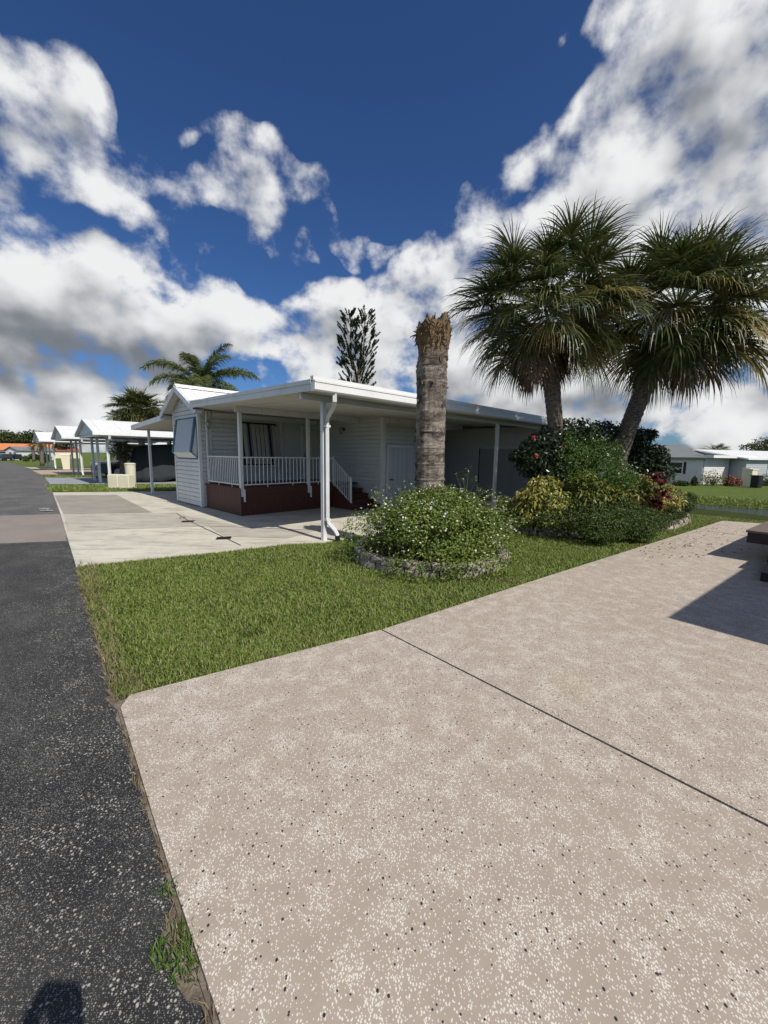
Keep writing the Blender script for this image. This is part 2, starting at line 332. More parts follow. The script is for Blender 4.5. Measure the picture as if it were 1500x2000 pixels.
def asphalt_f(t, base=(.023, .023, .024), agg=(.30, .29, .26), lite=(.060, .059, .056)):
    p = t.pos; lo = t.noise(.8, p, 6, .65); lo2 = t.noise(3.1, p, 5, .65)
    c = t.mix(t.ramp(lo, .40, .72), base, lite)
    v0 = t.vor(210, t.mapping(p, loc=(2, 2, 0)), dim='2D'); r0 = t.new('ShaderNodeSeparateColor', {0: v0.outputs['Color']}).outputs[1]
    c = t.mix(t.m('MULTIPLY', t.m('LESS_THAN', r0, t.ramp(lo2, .3, .7, .25, .5)), t.ramp(v0.outputs[0], .22, .42, 1, 0)), c, tuple(k*.62 for k in agg))
    v1 = t.vor(125, p, dim='2D'); r1 = t.new('ShaderNodeSeparateColor', {0: v1.outputs['Color']}).outputs[0]
    dens = t.m('ADD', t.ramp(lo2, .4, .7, .12, .28), t.ramp(t.noise(1.6, t.mapping(p, loc=(5, 2, 0)), 5, .7), .54, .72, 0, .45))
    ch = t.m('MULTIPLY', t.m('LESS_THAN', r1, dens), t.ramp(v1.outputs[0], .22, .38, 1, 0))
    c = t.mix(ch, c, t.mix(r1, agg, (.14, .135, .125)))
    v2 = t.vor(75, t.mapping(p, loc=(4, 0, 0)), dim='2D'); r2 = t.new('ShaderNodeSeparateColor', {0: v2.outputs['Color']}).outputs[0]
    d2 = t.ramp(t.noise(1.6, t.mapping(p, loc=(1, 7, 0)), 6, .75), .54, .68, .0, .30)
    ed = t.new('ShaderNodeVectorMath', {0: t.new('ShaderNodeVectorMath', {0: p, 1: (*G(403, 2000)[:2], 0)}, operation='SUBTRACT').outputs[0], 1: (-.766, -.643, 0)}, operation='DOT_PRODUCT').outputs['Value']
    d2 = t.m('ADD', d2, t.m('MULTIPLY', t.ramp(ed, .0, .55, 1, 0), t.ramp(t.noise(5, p, 5, .7), .42, .62, 0, .35)))
    c2 = t.m('MULTIPLY', t.m('LESS_THAN', r2, d2), t.ramp(v2.outputs[0], .20, .40, 1, 0))
    c = t.mix(c2, c, (.42, .40, .35))
    cr1 = t.vor(.55, t.new('ShaderNodeVectorMath', {0: p, 1: t.new('ShaderNodeVectorMath', {0: t.new('ShaderNodeTexNoise', {'Vector': p, 'Scale': 2.2, 'Detail': 5.}).outputs['Color'], 'Scale': .5}, operation='SCALE').outputs[0]}, operation='ADD').outputs[0], 'DISTANCE_TO_EDGE').outputs[0]
    c = t.mix(t.m('MULTIPLY', t.ramp(cr1, 0, .012, 1, 0), t.ramp(lo, .5, .6, 0, .5)), c, (.16, .155, .145))
    sc = t.ramp(t.noise(2.2, t.mapping(p, rot=(0, 0, .7), sc=(1, 5, 1)), 7, .75), .62, .72, 0, .55)
    c = t.mix(sc, c, (.22, .215, .20))
    return c, (t.m('ADD', ch, t.noise(220, p, 2)), .5, .006)
road_m = mat('black_asphalt', asphalt_f, .8, .3)
road_old_m = mat('worn_grey_asphalt', lambda t: asphalt_f(t, (.085, .083, .080), (.30, .29, .27), (.15, .147, .14)), .85, .3)
strip_m = mat('pinkish_road_patch', lambda t: (asphalt_f(t, (.24, .205, .18), (.42, .38, .33), (.29, .25, .225))), .85, .3)
def concrete(name, c1, c2, stain=(.22, .21, .19), amt=.6):
    def f(t):
        p = t.pos; n = t.noise(.9, p, 8, .65); s2 = t.noise(1.1, t.mapping(p, rot=(0, 0, R(45)), sc=(1, 4.5, 1)), 7, .7)
        c = t.mix(t.ramp(n, .35, .7), c1, c2)
        c = t.mix(t.ramp(s2, .47, .66, 0, amt), c, stain)
        c = t.mix(t.ramp(t.noise(2.6, t.mapping(p, loc=(4, 4, 0)), 8, .75), .52, .68, 0, .35), c, stain)
        c = t.mix(t.ramp(t.noise(14, p, 6, .7), .5, .75, 0, .35), c, c2)
        return c, (t.noise(90, p, 4), .3, .004)
    return mat(name, f, .8, .3)
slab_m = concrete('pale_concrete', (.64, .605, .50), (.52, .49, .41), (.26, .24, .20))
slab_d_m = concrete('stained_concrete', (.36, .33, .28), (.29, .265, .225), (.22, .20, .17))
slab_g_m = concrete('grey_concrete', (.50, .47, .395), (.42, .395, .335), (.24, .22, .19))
slab_b_m = concrete('bluish_painted_concrete', (.33, .36, .40), (.28, .31, .34))
slab_p_m = concrete('pink_concrete', (.50, .37, .30), (.42, .31, .26))
def soil_f(t):
    n = t.noise(6, t.pos, 8, .7); return t.mix(t.ramp(n, .35, .7), (.10, .075, .05), (.30, .265, .22)), (t.noise(40, t.pos, 6), .6, .02)
soil_m = mat('sandy_soil', soil_f, .95, .1)
def lawn_f(t, g1=(.10, .145, .026), g2=(.155, .20, .045), br=(.21, .17, .08)):
    p = t.pos; n = t.noise(2.2, p, 7, .7); c = t.mix(t.ramp(n, .3, .7), g1, g2)
    c = t.mix(t.ramp(t.noise(1.1, t.mapping(p, loc=(9, 3, 0)), 6, .7), .58, .75, 0, .6), c, br)
    c = t.mix(t.ramp(t.noise(45, p, 4, .7), .35, .65, 0, .5), c, tuple(k*.5 for k in g1))
    return c, (t.noise(55, p, 5, .7), .9, .05)
lawn_m = mat('lawn_turf', lawn_f, .9, .15)
under_m = mat('lawn_thatch', lambda t: lawn_f(t, (.05, .07, .018), (.08, .10, .03), (.12, .095, .05)), .95, .1)
def leafmat(name, cols, trans=.3, rough=.45, spec=.35, sc=1.2):
    def f(t):
        rnd = t.n.new('ShaderNodeNewGeometry').outputs['Random Per Island']
        rp = t.n.new('ShaderNodeValToRGB'); t.l.new(rnd, rp.inputs[0]); e = rp.color_ramp.elements
        e[0].position = 0; e[0].color = (*cols[0], 1); e[1].position = 1; e[1].color = (*cols[-1], 1)
        for i, c in enumerate(cols[1:-1]): x = e.new((i+1)/(len(cols)-1)); x.color = (*c, 1)
        n = t.noise(sc, t.pos, 4, .6)
        return t.mix(t.ramp(n, .3, .7, 0, .35), rp.outputs[0], tuple(min(1, k*1.25+.01) for k in cols[0]))
    return mat(name, f, rough, spec, trans=trans)
def grass_f(t):
    rnd = t.n.new('ShaderNodeNewGeometry').outputs['Random Per Island']; p = t.pos
    rp = t.n.new('ShaderNodeValToRGB'); t.l.new(rnd, rp.inputs[0]); e = rp.color_ramp.elements
    e[0].color = (.13, .185, .035, 1); e[1].position = 1; e[1].color = (.44, .37, .20, 1)
    for x, c in ((.35, (.195, .27, .05)), (.7, (.29, .37, .085)), (.84, (.36, .385, .14)), (.92, (.39, .34, .17))): e.new(x).color = (*c, 1)
    br = t.ramp(t.noise(1.3, t.mapping(p, loc=(9, 3, 0)), 6, .7), .54, .72, 0, .75)
    c = t.mix(t.m('MULTIPLY', br, t.ramp(rnd, .2, .6)), rp.outputs[0], (.24, .185, .095))
    c = t.mix(t.ramp(t.noise(.5, p, 3), .4, .65, 0, .35), c, (.19, .275, .05))
    return c
grass_m = mat('grass_blades', grass_f, .5, .3, trans=.30)
deadgrass_m = leafmat('dry_grass', [(.22, .17, .10), (.30, .24, .14), (.16, .12, .07)], .2)
water_m = mat('canal_water', lambda t: ((.03, .036, .038), (t.noise(3.5, t.mapping(t.pos, sc=(1, 2.2, 1), rot=(0, 0, R(-40))), 6, .65), .45, .35)), .06, .6)
stone_m = mat('retaining_stone', lambda t: (t.mix(t.ramp(t.noise(9, t.pos, 7, .7), .35, .68), (.22, .19, .155), (.50, .45, .38)), (t.noise(22, t.pos, 7, .7), .8, .03)), .9, .2)

# ================================================ THE GROUND
def AT(x, y, Y):              # photo point -> world point at the distance Y
    d = FW + RT*(x-750)/FPX - UP*(y-1000)/FPX; t = Y/d[1]; return np.array([d[0]*t, Y, EYE+d[2]*t])
def hgt(u, v):
    def sm(a, b, x): x = min(1, max(0, (x-a)/(b-a))); return x*x*(3-2*x)
    k = 1-sm(10, 16, v)
    z = -1.35*sm(10.1, 13.3, u) + .70*sm(24.3, 27.0, u)
    P_ = H.P(u, v); d_ = math.hypot(P_[0], P_[1])
    return -.03 + k*z - (.9*sm(42, 100, d_) if P_[0] < -10 else 0)
gus = [-900, -300, -80, -55, -45, -38, -30, -24, -18, -14, -10, -7, -4, -2, 0, 5, 9, 10, 10.5, 10.9, 11.3, 11.7, 12.1, 12.6, 13.1, 13.6, 14, 17, 21, 24.3, 24.7, 25.1, 25.5, 25.9, 26.3, 27, 29, 35, 50, 90, 300, 900]
gvs = [-900, -300, -100, -50, -30, -20, -15, -12, -9, -6, -3, 0, 3, 6, 8, 10, 11, 12, 13, 14, 15, 16, 20, 30, 36, 42, 48, 55, 62, 70, 80, 90, 100, 120, 150, 400, 900]
mb = MB(); mb.add([H.P(a, b, hgt(a, b)) for b in gvs for a in gus], [(j*len(gus)+i, j*len(gus)+i+1, (j+1)*len(gus)+i+1, (j+1)*len(gus)+i) for j in range(len(gvs)-1) for i in range(len(gus)-1)])
o = struct('ground', mb, lawn_m)
for p_ in o.data.polygons: p_.use_smooth = True
mb = MB(); mb.poly([H.P(11, -60, -1.02), H.P(29, -60, -1.02), H.P(29, 15.5, -1.02), H.P(11, 15.5, -1.02)])
struct('canal_water', mb, water_m)

def resample(pts, step, jit):
    out = []
    for a, b in zip(pts[:-1], pts[1:]):
        a, b = np.array(a[:2]), np.array(b[:2]); L = np.linalg.norm(b-a); n = max(1, int(L/step))
        nn = np.array([-(b-a)[1], (b-a)[0]])/(L+1e-9)
        for i in range(n): out.append(tuple(a+(b-a)*i/n + nn*rng.normal(0, jit)))
    out.append(tuple(pts[-1][:2])); return out
def sheet(name, pts, z, m_):
    mb = MB(); mb.poly([(p[0], p[1], z) for p in pts]); return struct(name, mb, m_)
e_near = [G(*p) for p in ((412, 2000), (400, 1945), (342, 1925), (318, 1820), (338, 1767), (336, 1717), (313, 1667), (295, 1600), (270, 1530), (254, 1490), (242, 1440), (229, 1400), (215, 1350), (205, 1310), (190, 1250), (172, 1200), (160, 1160), (150, 1130), (148, 1105), (133, 1055))]
e_strip = [G(*p) for p in ((133, 1055), (118, 1003))]
e_far = [G(*p) for p in ((118, 1003), (104, 964), (99, 948), (93, 938), (80, 926), (66, 918), (50, 911), (30, 905.5), (8, 901), (-30, 897.5), (-110, 894))]
back = [(1.7, -2.2), (.35, 0.15)]
def leftof(a, b, L):   # continue the cross line a->b to a length L
    a, b = np.array(a[:2]), np.array(b[:2]); d = (b-a)/np.linalg.norm(b-a); return tuple(a+d*L)
x1 = leftof(G(133, 1055), G(0, 1060), 7.5); x2 = leftof(G(118, 1003), G(0, 1006), 7.5)
sheet('road', back+resample(e_near, .05, .012)+[x1, (-9.5, 2.0), (-4.5, -6.5)], -.012, road_m)
sheet('road_patch', resample(e_strip, .06, .012)+[x2, x1], -.0125, strip_m)
fl = [(p[0]-5.2-.03*abs(p[0]), p[1]-5.2-.06*abs(p[1])) for p in e_far[1:]]
def gh(x, y): return hgt((x-H.o[0])*H.u[0]+(y-H.o[1])*H.u[1], (x-H.o[0])*H.v[0]+(y-H.o[1])*H.v[1])
def GT(px, py):
    z = 0.
    for _ in range(12): q = G(px, py, z); z = .5*z+.5*gh(q[0], q[1])
    return G(px, py, z)
e_far = [G(118, 1003)]+[GT(px, py) for px, py in ((104, 964), (99, 948), (93, 938), (80, 926), (66, 918), (50, 911), (30, 905.5), (8, 901.5), (-30, 898.5), (-110, 896))]
fl = [(p[0]-5.2-.03*abs(p[0]), p[1]-5.2-.06*abs(p[1])) for p in e_far[1:]]
mb = MB(); ea = [np.array(p[:2]) for p in e_far]; eb = [np.array(x2)]+[np.array(p) for p in fl]
for a0, a1, b0, b1 in zip(ea[:-1], ea[1:], eb[:-1], eb[1:]):
    n_ = 8
    for i in range(n_):
        for j in range(8):
            Q = []
            for (s_, r_) in ((i, j), (i+1, j), (i+1, j+1), (i, j+1)): pt = (a0+(a1-a0)*s_/n_)*(1-r_/8)+(b0+(b1-b0)*s_/n_)*r_/8; Q.append((pt[0], pt[1], gh(*pt)+.018))
            mb.poly(Q)
struct('road_beyond', mb, road_old_m)
# sandy shoulder under the ragged asphalt edge
sh_ = [np.array(p[:2]) for p in back+e_near[:-1]]
sheet('road_shoulder', [tuple(p+np.array([.35, .28])) for p in sh_]+[tuple(p-np.array([.3, .25])) for p in sh_[::-1]], -.018, soil_m)
# the pale slab and its differently aged bays
slab_pts = [G(148, 1104), G(300, 1090), G(430, 1077), G(560, 1061.5), H.P(-.1, -.14), H.P(9.0, -.14), H.P(9.0, 10.8), H.P(3, 10.9), H.P(.47, 12.28), G(103, 962), G(118, 1003), G(133, 1055)]
mb = MB(); mb.prism(slab_pts, -.06, .004); struct('concrete_slab', mb, slab_m)
def psheet(name, px, z, m_): return sheet(name, [G(*p) for p in px], z, m_)
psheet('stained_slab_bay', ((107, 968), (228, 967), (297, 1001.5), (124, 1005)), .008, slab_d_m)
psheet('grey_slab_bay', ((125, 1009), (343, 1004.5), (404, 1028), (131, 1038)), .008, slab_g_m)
psheet('greyish_slab_bay', ((350, 1004.5), (480, 1030), (620, 1036), (560, 1052), (440, 1048), (405, 1027)), .0085, slab_g_m)  # a further greyish bay laid over the pale slab
# the speckled driveway: three pours with open joints
e1 = np.array([math.sin(R(52)), math.cos(R(52))]); e2 = np.array([math.cos(R(52)), -math.sin(R(52))])
Pc, Pj, Pm, Pk, Pf = [np.array(G(*p)[:2]) for p in ((232, 1366), (745, 1232), (1075, 1125), (1358, 1035), (1410, 1018))]
jd = np.array(G(1500, 1618)[:2])-Pj; jd /= np.linalg.norm(jd); kd = np.array(G(1457, 1048)[:2])-Pk; kd /= np.linalg.norm(kd); fd = np.array(G(1500, 1024)[:2])-Pf; fd /= np.linalg.norm(fd)
roadedge = [np.array(G(*p)[:2]) for p in ((430, 2000), (390, 1880), (350, 1760), (300, 1600), (255, 1450), (236, 1385))]
mb = MB(); gp = .009; al = (Pj-Pc)/np.linalg.norm(Pj-Pc); al2 = (Pm-Pj)/np.linalg.norm(Pm-Pj); al3 = (Pk-Pm)/np.linalg.norm(Pk-Pm)
tz = .012
A_ = [(3.0, -3.6), tuple(Pj-al*gp+jd*7.5), tuple(Pj-al*gp), tuple(Pc+al*.06)]+[tuple(p) for p in roadedge[::-1]]+[(.62, -.42)]
B_ = [tuple(Pj+al2*gp), tuple(Pj+al2*gp+jd*7.5), tuple(Pk-al3*.018+kd*6.5), tuple(Pk-al3*.018), tuple(Pm)]
C_ = [tuple(Pk+al3*.018), tuple(Pk+al3*.018+kd*6.5), tuple(Pf+fd*6.2), tuple(Pf)]
for pl in (A_, B_, C_):
    a2 = sum(pl[i][0]*pl[(i+1) % len(pl)][1]-pl[(i+1) % len(pl)][0]*pl[i][1] for i in range(len(pl)))
    if a2 < 0: pl.reverse()
    mb.prism(pl, -.08, tz)
    mb2 = [np.array(p) for p in pl]
struct('driveway', mb, drive_m)
c_ = [tuple(Pc+np.array([-.12, .03])), tuple(Pj), tuple(Pm), tuple(Pf+al3*.1), tuple(Pf+fd*6.2), (8, -3), (3, -3.7), (.5, -.4)]+[tuple(p-np.array([.012, .008])) for p in roadedge]
sheet('driveway_bedding', c_, -.008, soil_m)

# ------------------------------------------------ grass
yard = [G(*p)[:2] for p in ((152, 1106), (300, 1091), (430, 1078.5), (560, 1063))]+[H.P(-.1, -.19)[:2], H.P(9, -.19)[:2], H.P(11.6, .2)[:2], H.P(12.6, -3.6)[:2], tuple(Pf+fd*3.2+e1*.6), tuple(Pf+fd*3.2), tuple(Pf), tuple(Pk), tuple(Pm), tuple(Pj), tuple(Pc)]+[G(*p)[:2] for p in ((218, 1345), (208, 1300), (192, 1245), (176, 1200), (163, 1155), (152, 1125))]
sheet('lawn_bed', yard, -.006, under_m)
RING_C = np.array([.74, 6.38]); RING_R = 1.15
BED_C = np.array([5.50, 10.18]); BA, BB = 3.1, 1.38; bd = np.array([math.sin(R(60)), math.cos(R(60))]); bn = np.array([-bd[1], bd[0]])
def inbed(x, y, gr=0.):
    a = (x-BED_C[0])*bd[0]+(y-BED_C[1])*bd[1]; b = (x-BED_C[0])*bn[0]+(y-BED_C[1])*bn[1]
    return (a/(BA+gr))**2+(b/(BB+gr))**2 < 1
def grassmesh(name, poly, dens, m_, hgt_=(.05, .10), width=.0065, hole=None, dmin=3.2, z=-.01, fall=1.5, edge=.0, zf=None):
    xs = [p[0] for p in poly]; ys = [p[1] for p in poly]; A = (max(xs)-min(xs))*(max(ys)-min(ys)); n = int(A*dens)
    x = rng.uniform(min(xs), max(xs), n); y = rng.uniform(min(ys), max(ys), n)
    d = np.hypot(x, y); k = inpoly(x, y, poly) & (rng.random(n) < np.minimum(1, (dmin/d)**fall))
    # clumps and thin patches
    cl = np.sin(x*3.1+1.3*np.sin(y*2.3))*np.sin(y*3.7+1.1*np.sin(x*2.9)); k &= rng.random(n) < .80+.25*cl
    if hole is not None: k &= ~hole(x, y)
    x, y, d = x[k], y[k], d[k]; n = len(x)
    sc = np.maximum(1, d/dmin)**.55
    L = rng.uniform(hgt_[0], hgt_[1], n)*(1+.12*(sc-1))*(.8+.4*rng.random(n)); w = width*sc*rng.uniform(.6, 1.25, n)
    az = rng.uniform(0, 2*np.pi, n); lean = rng.uniform(.25, 1.25, n); tw = az+rng.normal(0, .5, n)+np.pi/2
    dx, dy = np.cos(az), np.sin(az); wx, wy = np.cos(tw), np.sin(tw)
    zz = np.full(n, z) if zf is None else zf(x, y)
    B0 = np.stack([x, y, zz], 1); dirh = np.stack([dx, dy, 0*dx], 1); W_ = np.stack([wx, wy, rng.normal(0, .25, n)], 1)*w[:, None]*.5
    up = np.array([0, 0, 1.])
    P1 = B0+dirh*(L*.35*np.sin(lean*.6))[:, None]+up*(L*.45*np.cos(lean*.6))[:, None]
    P2 = P1+dirh*(L*.55*np.sin(lean*1.25))[:, None]+up*(L*.5*np.cos(lean*1.25))[:, None]
    V = np.stack([B0-W_, B0+W_, P1+W_*.95, P1-W_*.95, P2+W_*.12, P2-W_*.12], 1).reshape(-1, 3).astype(np.float32)
    b = np.arange(n, dtype=np.int32)[:, None]*6
    L_ = np.concatenate([b+0, b+1, b+2, b+3, b+3, b+2, b+4, b+5], 1).ravel()
    me = bpy.data.meshes.new(name); me.vertices.add(len(V)); me.vertices.foreach_set('co', V.ravel())
    me.loops.add(len(L_)); me.loops.foreach_set('vertex_index', L_); me.polygons.add(2*n)
    me.polygons.foreach_set('loop_start', np.arange(2*n, dtype=np.int32)*4); me.polygons.foreach_set('loop_total', np.full(2*n, 4, np.int32))
    me.polygons.foreach_set('use_smooth', np.zeros(2*n, bool)); me.update(calc_edges=True); me.materials.append(m_); o = bpy.data.objects.new(name, me); COL.objects.link(o)
    tag(o, None, None, kind='stuff'); return o
def hole(x, y):
    r = np.hypot(x-RING_C[0], y-RING_C[1]) < RING_R-.08
    bare = (np.hypot((x-G(490, 1238)[0])/1.6, y-G(490, 1238)[1]) < .08) & (rng.random(len(x)) < .7)
    return r | inbed(x, y, -.15) | bare
def zlawn(x, y):
    u = (x-H.o[0])*H.u[0]+(y-H.o[1])*H.u[1]; s = np.clip((u-10.1)/3.2, 0, 1); return -.01-1.35*s*s*(3-2*s)
grassmesh('lawn_grass', yard, 13500, grass_m, (.022, .056), .0056, hole=hole, zf=zlawn, fall=1.35)
# dry runners spilling over the shoulder
sp = [G(*p)[:2] for p in ((150, 1100), (190, 1100), (205, 1190), (245, 1300), (300, 1345), (232, 1372), (215, 1368), (196, 1290), (172, 1215), (150, 1140))]
grassmesh('dry_grass', sp, 2600, deadgrass_m, (.05, .11), .005)
strip_p = [G(*p)[:2] for p in ((236, 1392), (255, 1455), (300, 1605), (350, 1765), (392, 1885), (430, 1995), (402, 1995), (390, 1945), (340, 1900), (318, 1820), (333, 1767), (326, 1710), (303, 1667), (285, 1600), (258, 1520), (238, 1440))]
grassmesh('dry_edge_grass', strip_p, 4500, deadgrass_m, (.02, .06), .0035)
for i, (px, py, rr, dn) in enumerate(((338, 1842, .075, 9000), (362, 1885, .055, 10000), (332, 1735, .04, 6000), (238, 1335, .09, 7000), (252, 1350, .10, 6000))):
    c0 = G(px, py); pl = [(c0[0]+rr*math.cos(a)*random.uniform(.7, 1.2), c0[1]+rr*math.sin(a)*random.uniform(.7, 1.2)) for a in np.linspace(0, 2*np.pi, 12)[:-1]]
    grassmesh('grass_tuft', pl, dn*1.3, leafmat('green_weed', [(.06, .125, .018), (.10, .19, .03), (.15, .16, .05)], .3) if i == 0 else bpy.data.materials['green_weed'], (.025, .055), .005)
# the grass strips between the driveways along the road
far_strips = [((95, 960), (88, 948), (205, 946.5), (345, 946.5), (345, 956), (300, 960)), ((82, 931), (110, 928.5), (160, 928.5), (220, 928.5), (220, 932), (85, 933.5))]
for k, px in enumerate(far_strips):
    grassmesh('verge_grass', [G(*p)[:2] for p in px], 1500, grass_m, (.06, .11), .007, fall=.8)
fr_ = [H.P(26.3, -20)[:2], H.P(29, -20)[:2], H.P(29, 4)[:2], H.P(26.3, 4)[:2]]
grassmesh('bank_grass', [H.P(24.9, -22)[:2], H.P(27.2, -22)[:2], H.P(27.2, 4)[:2], H.P(24.9, 4)[:2]], 700, grass_m, (.05, .14), .014, z=-.72, fall=.2,
          zf=lambda x, y: np.array([hgt(a, b) for a, b in zip((x-H.o[0])*H.u[0]+(y-H.o[1])*H.u[1], (x-H.o[0])*H.v[0]+(y-H.o[1])*H.v[1])]))
mb = MB()
for q in (((76, 993), (98, 993.2), (98.5, 994.6), (76, 994.4)), ((77, 996.6), (103, 996.8), (103.5, 998.4), (77.5, 998.2)), ((92, 994.6), (94, 994.6), (95, 996.8), (93, 996.8))):
    mb.poly([(*G(*p)[:2], .012) for p in q])
struct('road_marking', mb, mat('worn_white_paint', lambda t: t.mix(t.ramp(t.noise(14, t.pos, 6, .8), .42, .56), (.13, .13, .125), (.55, .55, .53)), .8))
joint_m = mat('joint_dirt', lambda t: t.mix(t.noise(20, t.pos, 4), (.05, .045, .035), (.16, .15, .12)), .9)
mb = MB()
for ln in (((124, 1007.6), (345, 1003.2)), ((345, 1003.2), (367, 1017), (437, 1050), (470, 1066)), ((620, 1036.5), (404, 1028))):
    for (a_, b_) in zip(ln[:-1], ln[1:]):
        a_, b_ = np.array(G(*a_)[:2]), np.array(G(*b_)[:2]); d_ = (b_-a_)/np.linalg.norm(b_-a_); n_ = np.array([-d_[1], d_[0]])*.010
        mb.poly([(*(a_-n_), .0125), (*(b_-n_), .0125), (*(b_+n_), .0125), (*(a_+n_), .0125)])
struct('slab_joint', mb, joint_m)
# drives of the neighbours beyond
psheet('blue_grey_drive', ((98, 946), (87, 933), (168, 933), (345, 934), (345, 945.5)), .006, slab_b_m)
psheet('pink_drive', ((80, 927), (62, 918.8), (118, 917.8), (230, 918.5), (230, 927)), .004, slab_p_m)
psheet('sandy_drive', ((60, 916), (48, 912.4), (95, 912.5), (180, 914), (180, 916.5)), .004, slab_g_m)

# ================================================ THE HOUSE
def ceil_z(v): return 2.62+.03*(v+.45)
LAP = .127
def siding(mb, A, B, nrm, z0, z1, ext=None, lap=LAP):      # lapped boards as real ledges; A, B: (x, y); nrm: outward 2D
    A = np.array(A[:2]); B = np.array(B[:2]); nrm = np.array(nrm)
    z = z0
    while z < z1-.004:
        zt = min(z+lap, z1); e0 = ext(z) if ext else (0, 1); e1_ = ext(zt) if ext else (0, 1)
        if e0[1]-e0[0] < .01: break
        def Q(s, off, zz): p = A+(B-A)*s+nrm*off; return (p[0], p[1], zz)
        zg = z+.017                     # a dark groove under each board
        mb.add([Q(e0[0], .024, zg), Q(e0[1], .024, zg), Q(e1_[1], .008, zt), Q(e1_[0], .008, zt)], [(0, 1, 2, 3)])
        mb.add([Q(e0[0], -.014, zg), Q(e0[1], -.014, zg), Q(e0[1], .024, zg), Q(e0[0], .024, zg)], [(0, 1, 2, 3)])
        mb.add([Q(e0[0], -.014, z), Q(e0[1], -.014, z), Q(e0[1], -.014, zg), Q(e0[0], -.014, zg)], [(0, 1, 2, 3)])
        mb.add([Q(e0[0], -.014, z), Q(e0[1], -.014, z), Q(e0[1], .008, z), Q(e0[0], .008, z)], [(3, 2, 1, 0)])
        mb.add([Q(e0[0], .024, zg), Q(e0[0], .008, zt), Q(e0[0], -.014, zg)], [(0, 1, 2)])
        mb.add([Q(e0[1], .024, zg), Q(e0[1], -.014, zg), Q(e0[1], .008, zt)], [(0, 1, 2)])
        z = zt
nU, nV = -H.u, -H.v          # outward normals of the faces seen from the street
home = thing('mobile_home', 'white lap-sided mobile home with metal gable roof and attached flat porch roof', 'mobile home', (*H.P(2.2, 4.)[:2], 0))
UG, VW, VF = .12, 6.0, 8.0   # gable wall u; the long wall v; its far side
# --- gable bay walls
rz = lambda v: 3.47 - .50*abs(v-7.0)         # underside of the gable roof at v
mb = MB()
def gext(z):                  # fraction span of gable wall at z (A at v=6 .. B at v=8)
    if z <= 2.90: return (0, 1)
    w = max(0, (3.40-z)/.50); return ((1-w)/2, (1+w)/2)
siding(mb, H.P(UG, VW), H.P(UG, VF), nU, .03, 3.42, gext)
mb.box(H, UG+.02, 9.0, VW+.02, VF-.02, .02, 2.86)
mb.add([H.P(UG, VW+.02, 2.86), H.P(UG, VF, 2.86), H.P(UG, 7, 3.42), H.P(7.5, VW+.02, 2.86), H.P(7.5, VF, 2.86), H.P(7.5, 7, 3.42)], [(0, 1, 2), (5, 4, 3), (0, 2, 5, 3), (1, 4, 5, 2)])
siding(mb, H.P(UG, VW), H.P(.47, VW), nV, .03, 2.80)
siding(mb, H.P(.47, VW), H.P(4.2, VW), nV, .55, 2.80)
siding(mb, H.P(7.6, VF), H.P(UG, VF), H.v, .03, 2.86)
mesh('siding_wall', mb, siding_m, home)
mb = MB(); tw = .075           # corner posts and trim
for nm_, bx in (('corner_trim', (UG-.032, UG+.055, VW-.032, VW+.055, .02, 2.86)), ('corner_trim', (UG-.032, UG+.055, VF-.05, VF+.032, .02, 2.86)), ('corner_trim', (.40, .47, VW-.034, VW, .02, 2.78)), ('wall_trim', (.50, 4.2, VW-.038, VW, 2.64, 2.76)), ('wall_trim', (2.72, 2.80, VW-.042, VW, .7, 2.64))):
    mb = MB(); mb.box(H, *bx); mesh(nm_, mb, trim_m, home)
# --- gable roof: standing seam sheets, ridge cap, bargeboards, soffit
def rp(u, v, dz=0.): return H.P(u, v, 3.47-.50*abs(v-7.0)+dz)
mb = MB(); U0, U1 = -.14, 7.6; E0, E1 = 5.58, 8.42
for a, b in ((E0, 7.0), (E1, 7.0)):
    lo_, hi_ = (a, b)
    mb.hexa([rp(U0, lo_, .03), rp(U1, lo_, .03), rp(U1, hi_, .03), rp(U0, hi_, .03), rp(U0, lo_, .055), rp(U1, lo_, .055), rp(U1, hi_, .055), rp(U0, hi_, .055)])
    k = U0+.02
    while k < U1:
        mb.hexa([rp(k, lo_, .055), rp(k+.03, lo_, .055), rp(k+.03, hi_, .055), rp(k, hi_, .055), rp(k+.007, lo_, .082), rp(k+.023, lo_, .082), rp(k+.023, hi_, .082), rp(k+.007, hi_, .082)]); k += .36
for s in (-1, 1): mb.hexa([rp(U0, 7+s*.14, .084), rp(U1, 7+s*.14, .084), rp(U1, 7, .094), rp(U0, 7, .094), rp(U0, 7+s*.14, .10), rp(U1, 7+s*.14, .10), rp(U1, 7, .125), rp(U0, 7, .125)])
mesh('metal_roof', mb, roof_m, home)
mb = MB()
for a in (E0, E1):
    mb.hexa([rp(U0-.025, a, -.10), rp(U0, a, -.10), rp(U0, 7, -.10), rp(U0-.025, 7, -.10), rp(U0-.025, a, .06), rp(U0, a, .06), rp(U0, 7, .06), rp(U0-.025, 7, .06)])
mb.box(H, U0, UG+2, E1-.03, E1, 2.64, 2.80); mb.box(H, U0, UG, E0, E0+.03, 2.64, 2.80)
mesh('bargeboard', mb, fascia_m, home)
mb = MB()
for a, b in ((E0+.02, 6.98), (E1-.02, 7.02)): mb.add([rp(U0, a, .0), rp(UG+.3, a, .0), rp(UG+.3, b, .0), rp(U0, b, .0)], [(0, 1, 2, 3)])
mesh('gable_soffit', mb, soffit_m, home)
mb = MB(); mb.box(H, U0-.03, U0+.15, E0-.16, E0-.01, 2.66, 2.745); mesh('gutter_end', mb, trim_m, home)
